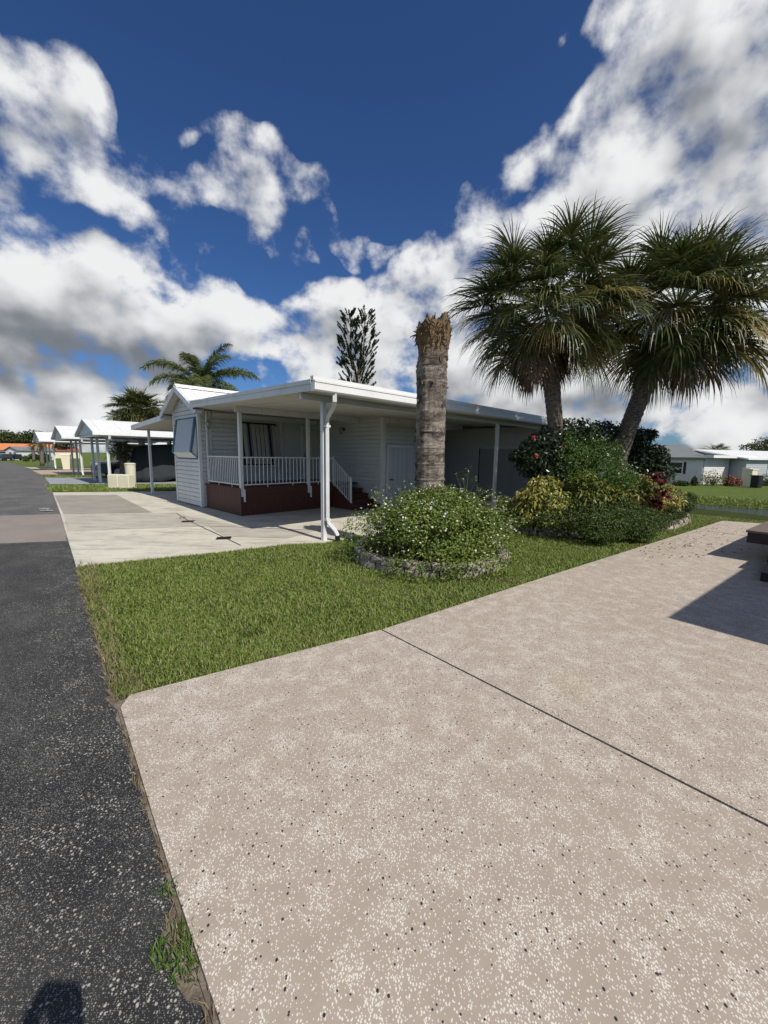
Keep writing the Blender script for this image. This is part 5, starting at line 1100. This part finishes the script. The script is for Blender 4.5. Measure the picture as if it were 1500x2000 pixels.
# vehicles
def vehicle(name, label, cat, c, az, L, Wd_, Hh, paint, bed=False, group=None):
    fr = Fr(c[:2], az); gz = gh(c[0], c[1])+.03; fP = fr.P; fr.P = lambda u, v, z=0.: fP(u, v, z+gz); root = thing(name, label, cat, (c[0], c[1], gz), group); mb = MB(); h = Wd_/2
    zb, zh = .30, Hh*.57
    prof = [(-L/2, zb), (-L/2-.02, zh*.75), (-L/2+.06, zh), (-L*.22, zh+.03), (L/2-.05, zh+.02), (L/2+.02, zh*.8), (L/2, zb)]
    if not bed: prof = [(-L/2, zb), (-L/2-.03, zh*.7), (-L/2+.1, zh*.93), (-L*.20, zh+.04), (L/2-.05, zh+.05), (L/2+.02, zh*.8), (L/2, zb)]
    for k, ww in ((0, 1.0),):
        rings = [[fr.P(x, -h*.96, z) for x, z in prof], [fr.P(x*.995, -h, z if z < zh*.9 else z-.03) for x, z in prof], [fr.P(x*.995, h, z if z < zh*.9 else z-.03) for x, z in prof], [fr.P(x, h*.96, z) for x, z in prof]]
        mb.loft(rings, cap=True)
    mesh('body', mb, paint, root)
    x0, x1 = -L*.20, (L*.14 if bed else L*.46); mb = MB()
    mb.hexa([fr.P(x0, -h*.92, zh), fr.P(x1, -h*.92, zh), fr.P(x1, h*.92, zh), fr.P(x0, h*.92, zh), fr.P(x0+.55, -h*.76, Hh), fr.P(x1-.15, -h*.76, Hh), fr.P(x1-.15, h*.76, Hh), fr.P(x0+.55, h*.76, Hh)])
    mesh('cabin', mb, paint, root); mb = MB()
    for s in (-1, 1): mb.add([fr.P(x0+.28, s*h*.905, zh+.1), fr.P(x1-.12, s*h*.905, zh+.1), fr.P(x1-.2, s*h*.80, Hh-.1), fr.P(x0+.62, s*h*.80, Hh-.1)], [(0, 1, 2, 3)])
    mb.add([fr.P(x0+.02, -h*.85, zh+.07), fr.P(x0+.02, h*.85, zh+.07), fr.P(x0+.47, h*.72, Hh-.08), fr.P(x0+.47, -h*.72, Hh-.08)], [(0, 1, 2, 3)])
    mesh('windows', mb, glass_m, root)
    for x in (-L*.31, L*.30):
        for s in (-1, 1):
            mb = MB(); a = np.array(fr.P(x, s*(h-.18), .36)); b = np.array(fr.P(x, s*(h+.015), .36)); mb.tube([a, b], .36, 20); w = mesh('wheel', mb, black_m, root)
            mb = MB(); c2 = np.array(fr.P(x, s*(h+.02), .36)); mb.tube([b, c2], .22, 10); mesh('rim', mb, post_m, w)
            mb = MB(); pr = [[fr.P(x+math.cos(t_)*rr, s*(h+.012), .36+math.sin(t_)*rr) for t_ in np.linspace(0, math.pi, 12)] for rr in (.38, .46)]; mb.loft(pr, closed=False); mesh('wheel_arch', mb, black_m, root)
    for s in (-1, 1): mb = MB(); mb.bbox(fr, -L/2-.04, -L/2+.1, s*h*.72-.14, s*h*.72+.14, zh*.72, zh*.9, .02); mesh('headlight', mb, lampglass_m, root)
    mb = MB(); mb.bbox(fr, -L/2-.045, -L/2+.02, -h*.5, h*.5, zh*.45, zh*.9, .02); mesh('grille', mb, black_m, root)
    return root
grey_m = mat('grey_paint', lambda t: (.13, .14, .15), .25, .6); whitep_m = mat('white_paint', lambda t: (.7, .7, .7), .3, .6); blackp_m = mat('black_paint', lambda t: (.02, .02, .024), .25, .6)
c = H.P(3.2, 23.6); vehicle('pickup_truck', 'grey pickup truck parked nose-out behind the posts of the first carport', 'pickup truck', c, 45, 5.4, 1.95, 1.75, grey_m, True)
c = GT(8, 899.5); vehicle('parked_car', 'dark car parked in front of the orange-roofed house', 'car', c, 120, 4.6, 1.85, 1.55, blackp_m, group='dark cars by the far white house')
c = GT(24, 899.2); vehicle('parked_car', 'dark car parked at the porch of the far white house', 'car', c, 100, 4.6, 1.85, 1.5, blackp_m, group='dark cars by the far white house')
# far houses on the left
orange_m = weathered('orange_tile_roof', (.62, .22, .09), (.45, .17, .08), .7, .3); greyroof_m = weathered('grey_shingle_roof', (.20, .21, .21), (.14, .145, .145), .8, .4, .5)
pink_m = mat('pale_window', lambda t: (.10, .15, .18), .2, .6)
def house(name, label, c, az, L, Dp, He, Hr, wallm, roofm, wins=(), zb=0., doors=(), group=None, hip=.0):
    fr = Fr(c[:2], az); root = thing(name, label, 'house', (c[0], c[1], zb), group); mb = MB()
    siding(mb, fr.P(0, 0), fr.P(L, 0), -fr.v, zb, zb+He, lap=.2); siding(mb, fr.P(0, Dp), fr.P(0, 0), -fr.u, zb, zb+He, lap=.2); mb.box(fr, .02, L, .02, Dp, zb, zb+He)
    mb.add([fr.P(.0, 0, zb+He), fr.P(.0, Dp, zb+He), fr.P(hip, Dp/2, zb+Hr), fr.P(L, 0, zb+He), fr.P(L, Dp, zb+He), fr.P(L-hip, Dp/2, zb+Hr)], [(0, 1, 2), (5, 4, 3)]); mesh('wall', mb, wallm, root)
    mb = MB(); o = .35
    for a in (-o, Dp+o):
        zz_ = zb+He-(Hr-He)*o/(Dp/2)
        mb.hexa([fr.P(-o, a, zz_), fr.P(L+o, a, zz_), fr.P(L+o-hip, Dp/2, zb+Hr), fr.P(-o+hip, Dp/2, zb+Hr), fr.P(-o, a, zz_+.12), fr.P(L+o, a, zz_+.12), fr.P(L+o-hip, Dp/2, zb+Hr+.12), fr.P(-o+hip, Dp/2, zb+Hr+.12)])
    mesh('roof', mb, roofm, root)
    for k, (side, a, b, z0, z1, mm) in enumerate(wins):
        mb = MB()
        if side == 'v': mb.box(fr, a, b, -.05, -.026, zb+z0, zb+z1)
        else: mb.box(fr, -.05, -.026, a, b, zb+z0, zb+z1)
        w = mesh('window' if mm is glass_m or mm is pink_m else 'shutter', mb, mm, root)
        if mm is glass_m or mm is pink_m:
            mb = MB()
            for q in ((a-.08, b+.08, z0-.08, z0), (a-.08, b+.08, z1, z1+.08), (a-.08, a, z0, z1), (b, b+.08, z0, z1), (a, b, (z0+z1)/2-.03, (z0+z1)/2+.03)):
                if side == 'v': mb.box(fr, q[0], q[1], -.07, -.03, zb+q[2], zb+q[3])
                else: mb.box(fr, -.07, -.03, q[0], q[1], zb+q[2], zb+q[3])
            mesh('window_frame', mb, trim_m, w)
    return root, fr
def place(px, py, az, zb=0.): return G(px, py, zb)
c = GT(36, 899); rt, fr = house('mobile_home', 'small white mobile home with grey roof and an arched gable at the far bend', c, 10, 9.0, 3.6, 2.5, 3.3, siding_m, greyroof_m, (('v', 4.8, 6.8, .9, 2.1, pink_m), ('u', .4, 1.2, .7, 2.0, pink_m), ('u', 1.7, 2.6, .7, 2.0, pink_m)), zb=c[2])
c = GT(12, 898); house('mobile_home', 'house with an orange tiled roof at the far left', (c[0]-12, c[1]+2), 60, 17, 7, 2.6, 4.2, cream_m, orange_m, (('v', 4, 8, .9, 2.1, glass_m), ('v', 10, 14, .9, 2.1, glass_m)), zb=c[2])
c = AT(44, 893, 125); house('mobile_home', 'low reddish roof far behind the white mobile home', (c[0]-2, c[1]), 40, 16, 8, 2.4, 3.8, cream_m, weathered('red_roof', (.30, .10, .08), (.2, .08, .07), .7), (), zb=-.9)
# trees and hedges
def broadleaf(name, label, cat, c, h, r, n, L, m_, trunk=.15, group=None, low=.3, zb=0.):
    root = thing(name, label, cat, (c[0], c[1], zb), group); cz = zb+h-r[2]; cc_ = np.array([c[0], c[1], cz])
    ell = blob_set(cc_, r, 26, (.28, .5)); ell.append((*cc_, r[0]*.6, r[1]*.6, r[2]*.6, 2))
    P, N_ = cloudpts(n, ell, .5); k = P[:, 2] > zb; P, N_ = P[k], N_[k]
    mb = MB(); leaves(mb, P, N_*.7+np.array([0, 0, .3]), L, L*.6, .7, .2); mesh('crown', mb, m_, root)
    mb = MB(); mb.tube([(c[0], c[1], zb-.05), (c[0]+.1, c[1], zb+(h-r[2])*.5), (c[0], c[1], cz)], [trunk, trunk*.75, trunk*.5], 8)
    for e in ell[:7]: mb.tube([(c[0], c[1], zb+(h-r[2])*.6), tuple((np.array(e[:3])+[c[0], c[1], cz])/2+[0, 0, -.1]), e[:3]], [trunk*.5, trunk*.3, trunk*.12], 5, cap=False)
    mesh('trunk', mb, wood_m, root); return root
tree_m = leafmat('dark_tree_leaf', [(.025, .045, .012), (.045, .07, .018), (.075, .10, .03)], .2); tree2_m = leafmat('olive_tree_leaf', [(.05, .06, .02), (.08, .095, .03), (.11, .12, .045)], .2)
def minisabal(label, px, py, Yd, R_px, base_z=0., n=34, group='distant fan palms', dead=8):
    c = AT(px, py, Yd); R_ = R_px*Yd/FPX*1.03
    return sabal('cabbage_palm', label, (c[0], c[1], base_z), [(c[0], c[1], base_z-.05), (c[0]+.1, c[1], (c[2]+base_z)/2), (c[0], c[1], c[2])], [.22, .18, .2], c, R_, n, dead, 24, group=group, boots=False)
minisabal('round fan palm behind the nearest carport, left of the feathery palm', 270, 800, 27, 50, n=110, dead=60)
minisabal('low young fan palm under the nearest carport roof, at its post', 236, 880, 21.5, 26, n=34, dead=8)
minisabal('small fan palm showing left of the round one above the carport roof', 226, 815, 31, 18, n=24, dead=4)
minisabal('fan palm standing on the grass over the water at the far right', 1399, 884, 46, 24, -.65, 40)
minisabal('tall fan palm at the far bend beside the third carport', 78, 866, 44, 15, n=26)
minisabal('small fan palm in the tree line right above the white mobile home', 63, 872, 60, 9, n=16, dead=3)
# the feathery queen palm behind the gable
qc = AT(392, 752, 24); root = thing('queen_palm', 'tall feathery palm with arching fronds behind the gable roof', 'palm tree', (qc[0], qc[1], 0))
mb = MB(); mb.tube([(qc[0], qc[1], -.05), (qc[0]+.1, qc[1], 3), (qc[0], qc[1], qc[2])], [.2, .15, .13], 10); mesh('trunk', mb, bark_m, root)
mb = MB(); rk = MB()
for i in range(26):
    az = i*2.39996; el = R(68-104*(i+.5)/26)+rng.normal(0, .08); L = 2.8*rng.uniform(.85, 1.08)
    if i == 7: az, el, L = math.pi*1.0, R(42), 3.6
    if i == 11: az, el, L = 0.05, R(35), 3.5
    d = np.array([math.cos(az)*math.cos(el), math.sin(az)*math.cos(el), math.sin(el)]); P = qc.copy(); pts = [P.copy()]
    for j in range(14):
        d = unit(d-np.array([0, 0, .02+.011*j])); P = P+d*L/14; pts.append(P.copy())
        if j < 2: continue
        s = unit(np.cross(d, [0, 0, 1.])); x = j/14
        for k in range(9):
            for sg in (-1, 1):
                l_ = .80*math.sin(math.pi*min(1, .12+.86*x))**.6*rng.uniform(.8, 1.1); q = P-d*L/14*(k/9); dd = unit(s*sg*rng.uniform(.5, 1)+d*.5+np.array([0, 0, rng.uniform(-.35, .55)])); w = unit(np.cross(dd, rng.normal(0, 1, 3)))*.017; q1 = q+dd*l_*.5; dd2 = unit(dd-np.array([0, 0, .9])); q2 = q1+dd2*l_*.5
                mb.quads(np.array([[q-w, q+w, q1+w, q1-w], [q1-w, q1+w, q2+w*.15, q2-w*.15]]))
    rk.tube(pts, list(np.linspace(.03, .006, len(pts))), 4, cap=False)
mesh('fronds', mb, pinn_m, root); mesh('frond_ribs', rk, pet_m, root)
# the two-topped norfolk pine with tufted twigs
pine_m = leafmat('dark_needles', [(.012, .022, .010), (.022, .035, .014), (.035, .05, .018)], .05, .7)
pb0 = AT(697, 800, 30); root = thing('norfolk_pine', 'tall narrow conifer with two tops and tufted twigs behind the porch roof', 'conifer', (pb0[0], 30, 0))
mb = MB(); tf = MB()
fork = AT(697, 735, 30); mb.tube([(pb0[0], 30, -.05), tuple(pb0), tuple(fork)], [.22, .14, .11], 7)
for tx, ty, b0 in ((684, 612, fork), (713, 608, fork)):
    top = AT(tx, ty, 30); mid = AT(tx+(2 if tx < 700 else -3), 690, 30); mb.tube([b0, mid, top], [.08, .05, .012], 5)
    for i in range(165):
        s = rng.uniform(.02, 1)**.85; z = top[2]*(s)+(b0[2]-1.6)*(1-s); xx_ = np.interp(z, [pb0[2], fork[2], mid[2], top[2]], [pb0[0], fork[0], mid[0], top[0]]); a = rng.uniform(0, 2*np.pi)
        side = 1 if tx > 700 else -1; Lb = (.30+1.15*(1-s)**.6)*rng.uniform(.6, 1.1); d = np.array([math.cos(a), math.sin(a), rng.uniform(.7, 1.3)]); d[0] += .3*side
        d = unit(d); P0 = np.array([xx_, 30, z-.3]); P1 = P0+d*Lb*np.array([1, 1, .8]); mb.tube([P0, P1], [.012, .006], 3, cap=False)
        tl = rng.uniform(.32, .50); n_ = 40; ax = d+np.array([0, 0, .35]); ax = unit(ax); t0 = rng.random((n_, 1)); C_2 = P1+ax*tl*t0; dirn = unit(ax*1.5+rng.normal(0, .45, (n_, 3))); w_ = .07*np.sin(np.pi*np.clip(t0*.8+.15, 0, 1)); sd2 = unit(np.cross(dirn, rng.normal(0, 1, (n_, 3))))*.030
        tf.quads(np.stack([C_2-sd2, C_2+sd2, C_2+dirn*(.10+w_)+sd2*.4, C_2+dirn*(.10+w_)-sd2*.4], 1))
mesh('branches', mb, wood_m, root); mesh('needles', tf, pine_m, root)
# tree line at the far left and small trees at the right
for i, (px, h, r) in enumerate(((-40, 9, 6), (-10, 8.2, 5), (8, 9.2, 4.5), (22, 8.6, 4), (36, 9.4, 4.5), (50, 8.6, 4), (66, 9, 4.2), (84, 8.4, 4), (100, 9.0, 4.5), (118, 8.5, 4), (140, 9.0, 5))):
    c = AT(px, 893, 135+4*(i % 3)); broadleaf('tree', 'one tree of the dark tree line on the far left horizon', 'tree', (c[0], c[1]), h*.95+(i % 4)*.5, (r*1.2, r, h*.42), 900, .75, (tree_m, tree2_m)[i % 2], .3, zb=-.9, group='tree line on the left horizon')
for px, py, Yd, h, r, lab in ((1290, 893, 60, 4.6, (4.0, 3, 1.4), 'broad dark tree behind the roof of the home across the water'), (1245, 893, 62, 4.9, (2.6, 2.4, 1.8), 'dark tree just right of the leaning palm, behind the far roof'),
                              (1500, 893, 55, 6.3, (3.6, 3, 2.0), 'wide-spreading tree above the white roof at the right edge'), (1432, 893, 90, 4.4, (4, 3, 1.6), 'low far tree between the two homes across the water')):
    c = AT(px, py, Yd); broadleaf('tree', lab, 'tree', (c[0], c[1]), h-.65, r, 2600, .26, (tree_m, tree2_m)[px > 1400], .15, zb=-.65)
# small shrubs by the far houses on the left
for px, py, Yd, rx, ry, lab in ((66, 892, 62, 7, 6, 'dark shrub at the right wall of the far white home'), (50, 895, 63, 5, 4, 'pale green shrub before the far white home'), (86, 893, 55, 9, 9, 'dark shrub beside the far bend palm')):
    shrub('shrub', lab, 'shrub', [E(px, py, Yd, rx, rx, ry, 1), E(px+rx*.6, py+1, Yd, rx*.6, rx*.6, ry*.7, .6)], 700, .28, .18, (low_m, tree2_m)[py == 895], 3, zmin=-.9, base=(*AT(px, py, Yd)[:2], 0))
for i, (u, v) in enumerate(((3.5, 21.8), (3.2, 24.9), (7.3, 23.0))):
    c = H.P(u, v); broadleaf('shrub', ('dense dark shrub between the first carport and the pickup', 'dark bushy shrub behind the pickup', 'tall dark shrub behind the first carport')[i], 'shrub', (c[0], c[1]), (1.5, 1.3, 2.6)[i], ((.9, .6, .7), (.8, .5, .6), (1.6, 1.6, 1.3))[i], 2200, .12, tree_m, .05)

# ================================================ RIGHT: homes across the water
ZB = -.65
c = G(1369, 946, ZB); az1 = 47
hr1 = Fr(c[:2], az1)
def wallv(px, py):   # distance along the grey wall, from its corner, of a photo point
    d = FW + RT*(px-750)/FPX - UP*(py-1000)/FPX; t_ = (hr1.o@hr1.u)/(d[:2]@hr1.u); return float((d[:2]*t_-hr1.o)@hr1.v)
w1, w0_, s0 = wallv(1311, 900), wallv(1334, 900), wallv(1341.5, 900)
rt, fr = house('mobile_home', 'grey-white mobile home with one dark-shuttered window across the water', hr1.P(0, 16, 0), az1+90, 16.0, 8.0, 2.42, 3.6, siding_m, greyroof_m,
   (('v', 16-w1, 16-w0_, .95, 1.95, glass_m), ('v', 16-w0_+.09, 16-s0, .9, 2.0, weathered('maroon_shutter', (.06, .012, .015), (.05, .02, .02), .6))), zb=ZB, hip=3.0)
# its sunlit flat-roofed wing
rt2 = thing('home_wing', 'sunlit white flat-roofed wing with a long white canopy beside the far grey-white home', 'home addition', hr1.P(3, -2, ZB)); mb = MB()
q0 = np.array(G(1371, 946, ZB)[:2]); q1 = np.array(G(1419, 945, ZB)[:2]); dq = (q1-q0)/np.linalg.norm(q1-q0); azq = math.degrees(math.atan2(dq[0], dq[1])); wf = Fr(q0, azq)
Lq = np.linalg.norm(q1-q0); siding(mb, q0, q1, -wf.v, ZB, ZB+2.4, lap=.2); mb.box(wf, .0, Lq, .02, 4, ZB, ZB+2.4); mesh('wall', mb, siding_m, rt2)
mb = MB(); mb.box(wf, -.1, Lq+2.7, -.75, 4.2, ZB+2.42, ZB+2.66); mesh('canopy', mb, roof_m, rt2)
for k in (Lq+.9, Lq+2.3): mb = MB(); mb.box(wf, k, k+.12, -.3, -.18, ZB, ZB+2.42); mesh('post', mb, fascia_m, rt2)
# the second home at the right edge
c2_ = G(1452, 947, ZB); az2 = azq+4
rt, fr = house('mobile_home', 'pale grey home with a wide white roof at the right photo edge across the water', c2_, az2, 12, 9, 2.35, 3.15, weathered('pale_grey_siding', (.42, .45, .47), (.35, .37, .38), .5), roof_m, (('v', 3.0, 4.6, .9, 1.9, glass_m),), zb=ZB)
q = AT(1440, 930, 46); house('mobile_home', 'white home seen far between the two homes across the water', (q[0], q[1], 0), az2+10, 9, 6, 2.2, 3.1, siding_m, greyroof_m, (('v', 1, 3, .9, 1.8, glass_m),), zb=ZB)
# things along their walls
def cab(px, py, w, hh, m_, name, lab, cat):
    c = G(px, py, ZB); f = Fr(c[:2], az2); root = thing(name, lab, cat, (c[0], c[1], ZB)); mb = MB(); mb.bbox(f, -w/2, w/2, -.3, .3, ZB, ZB+hh, .03); mesh('body', mb, m_, root)
    mb = MB(); mb.bbox(f, -w/2-.04, w/2+.04, -.34, .34, ZB+hh, ZB+hh+.07, .02); mesh('lid', mb, m_, root)
    mb = MB(); mb.box(f, -w/2+.1, w/2-.1, -.312, -.30, ZB+.15, ZB+hh-.3); mesh('door', mb, m_, root); return root
cab(1463, 951, .70, 1.45, cream_m, 'storage_cabinet', 'tall cream storage cabinet before the pale grey home', 'cabinet')
cab(1454.5, 948.5, .22, 1.5, cream_m, 'gate_post', 'narrow cream gate post left of the tall cream cabinet', 'post')
cab(1476, 952, .55, .95, black_m, 'wheeled_bin', 'dark wheeled bin right of the tall cream cabinet', 'bin')
pinkfl = leafmat('pink_bract', [(.40, .14, .12), (.30, .10, .10), (.10, .10, .04), (.06, .08, .03)], .2)
for px, py, rx, ry, m_, lab in ((1392, 932, 22, 14, leafmat('sparse_shrub_leaf', [(.12, .15, .05), (.25, .25, .12), (.08, .10, .04)], .25), 'sparse twiggy shrub before the sunlit white wing'), (1424, 938, 9, 10, pinkfl, 'reddish shrub at the right corner of the sunlit wing'), (1436, 940, 11, 9, pinkfl, 'round reddish-pink shrub under the far canopy'),
                                (1491, 940, 15, 14, tree_m, 'dark shrub mass at the right photo edge'), (1356, 940, 5, 9, tree_m, 'small upright dark shrub by the far house wall'), (1330, 943, 16, 4, tree_m, 'low dark planting along the far grey wall')):
    Yd = G(px, 947, ZB)[1]-.9; n_ = 500 if rx > 20 else 900
    shrub('shrub', lab, 'shrub', [E(px, py, Yd, rx, rx*.6, ry, 1), E(px-rx*.4, py+ry*.4, Yd, rx*.6, rx*.5, ry*.6, .7), E(px+rx*.4, py+ry*.4, Yd, rx*.6, rx*.5, ry*.6, .7)], n_, .16, .10, m_, 10 if rx > 20 else 4, zmin=ZB-.05, base=(*AT(px, py, Yd)[:2], ZB))

# ================================================ THE PHOTOGRAPHER, whose raised phone throws the small shadow on the road
def skinned(name, verts, edges, m_, parent, sub=2, root=0):
    base = rootloc(parent); me = bpy.data.meshes.new(name)
    me.from_pydata([tuple(Vector(v[:3])-base) for v in verts], edges, []); me.materials.append(m_)
    o = bpy.data.objects.new(name, me); COL.objects.link(o); o.parent = parent
    md = o.modifiers.new('skin', 'SKIN'); sv = me.skin_vertices[0].data
    for i, v in enumerate(verts): sv[i].radius = v[3]; sv[i].use_root = (i == root)
    o.modifiers.new('sub', 'SUBSURF').render_levels = sub; md.use_smooth_shade = True; return o
skin_m = mat('skin', lambda t: (.42, .26, .18), .5); shirt_m = mat('blue_shirt', lambda t: (.10, .16, .24), .85); short_m = mat('khaki_shorts', lambda t: (.30, .25, .17), .85); hair_m = mat('brown_hair', lambda t: (.06, .04, .025), .7)
DZ = .10
q_ = lambda x, y, z, r: (x, y, z if z < .6 else z-DZ, (r, r) if not isinstance(r, tuple) else r)
man = thing('person', 'person in blue shirt and khaki shorts holding a phone up with both hands', 'person', (0, -.42, .0))
V_ = [q_(0, -.46, .93, (.16, .12)), q_(0, -.45, 1.12, (.14, .10)), q_(0, -.44, 1.32, (.165, .11)), q_(0, -.43, 1.44, (.07, .07)), q_(0, -.42, 1.52, .052), q_(0, -.405, 1.60, (.072, .082)), q_(0, -.40, 1.69, (.076, .088)), q_(0, -.41, 1.745, .05)]; E_ = [(i, i+1) for i in range(7)]
for s in (-1, 1):
    n0 = len(V_)
    V_ += [q_(.17*s, -.44, 1.40, .058), q_(.165*s, -.34, 1.16, .05), q_(.095*s, -.20, 1.33, .042), q_(.068*s, -.085, 1.50, .027), q_(.062*s, -.060, 1.535, (.022, .03)), q_(.052*s, -.045, 1.57, (.016, .028))]
    E_ += [(2, n0)]+[(n0+i, n0+i+1) for i in range(5)]
    for k, (dz, L) in enumerate(((.030, .9), (.012, 1.), (-.006, .95), (-.022, .8))):          # four fingers wrap behind the phone edge
        n1 = len(V_); V_ += [q_(.050*s, -.034, 1.575+dz-.02, .0085), q_((.050-.018*L)*s, -.030, 1.58+dz-.02, .008), q_((.050-.034*L)*s, -.031, 1.582+dz-.02, .007)]; E_ += [(n0+5, n1), (n1, n1+1), (n1+1, n1+2)]
    n1 = len(V_); V_ += [q_(.048*s, -.058, 1.56, .010), q_(.034*s, -.060, 1.585, .009), q_(.022*s, -.057, 1.605, .008)]; E_ += [(n0+4, n1), (n1, n1+1), (n1+1, n1+2)]   # thumb
    n2 = len(V_); V_ += [q_(.10*s, -.46, .86, .085), q_(.115*s, -.45, .50, .058), q_(.12*s, -.48, .12, .038), q_(.125*s, -.46, .055, .04), q_(.13*s, -.34, .035, .034)]; E_ += [(0, n2)]+[(n2+i, n2+i+1) for i in range(4)]
skinned('body', V_, E_, skin_m, man)
skinned('shirt', [q_(0, -.455, .92, (.175, .135)), q_(0, -.45, 1.12, (.155, .115)), q_(0, -.44, 1.31, (.18, .122)), q_(0, -.432, 1.42, (.09, .075)), q_(.19, -.43, 1.37, .068), q_(.20, -.375, 1.25, .062), q_(-.19, -.43, 1.37, .068), q_(-.20, -.375, 1.25, .062)], [(0, 1), (1, 2), (2, 3), (2, 4), (4, 5), (2, 6), (6, 7)], shirt_m, man)
skinned('shorts', [q_(0, -.46, .95, (.17, .13)), q_(.10, -.458, .84, .10), q_(.115, -.452, .58, .085), q_(-.10, -.458, .84, .10), q_(-.115, -.452, .58, .085)], [(0, 1), (1, 2), (0, 3), (3, 4)], short_m, man)
skinned('hair', [q_(0, -.425, 1.72, (.082, .085)), q_(0, -.46, 1.66, (.07, .05)), q_(0, -.395, 1.765, (.055, .06))], [(0, 1), (0, 2)], hair_m, man)
for s in (-1, 1):
    skinned('shoe', [q_(.125*s, -.50, .05, .045), q_(.13*s, -.42, .05, .05), q_(.135*s, -.32, .04, .04)], [(0, 1), (1, 2)], black_m, man)
    mb = MB(); mb.tube([(.03*s, -.325, 1.655-DZ), (.03*s, -.317, 1.655-DZ)], [.013, .006], 10); mesh('eye', mb, white_m, man)
skinned('nose', [q_(0, -.335, 1.66, .010), q_(0, -.312, 1.625, .015), q_(0, -.33, 1.615, .010)], [(0, 1), (1, 2)], skin_m, man)
mb = MB(); mb.tube([(-.024, -.326, 1.585-DZ), (0, -.318, 1.582-DZ), (.024, -.326, 1.585-DZ)], [.004, .007, .004], 6); mesh('mouth', mb, mat('lips', lambda t: (.35, .14, .12), .5), man)
for s in (-1, 1): mb = MB(); mb.tube([(.078*s, -.41, 1.615-DZ), (.086*s, -.415, 1.65-DZ), (.080*s, -.42, 1.67-DZ)], [.010, .016, .009], 8); mesh('ear', mb, skin_m, man)
ph = thing('smartphone', 'dark smartphone held upright in both hands of the person', 'phone', (0, -.045, 1.545-DZ)); mb = MB(); mb.bbox(WORLD, -.038, .038, -.052, -.043, 1.47-DZ, 1.618-DZ, .002); mesh('case', mb, black_m, ph)
mb = MB(); mb.box(WORLD, -.035, .035, -.0535, -.0522, 1.475-DZ, 1.613-DZ); mesh('screen', mb, glass_m, ph)
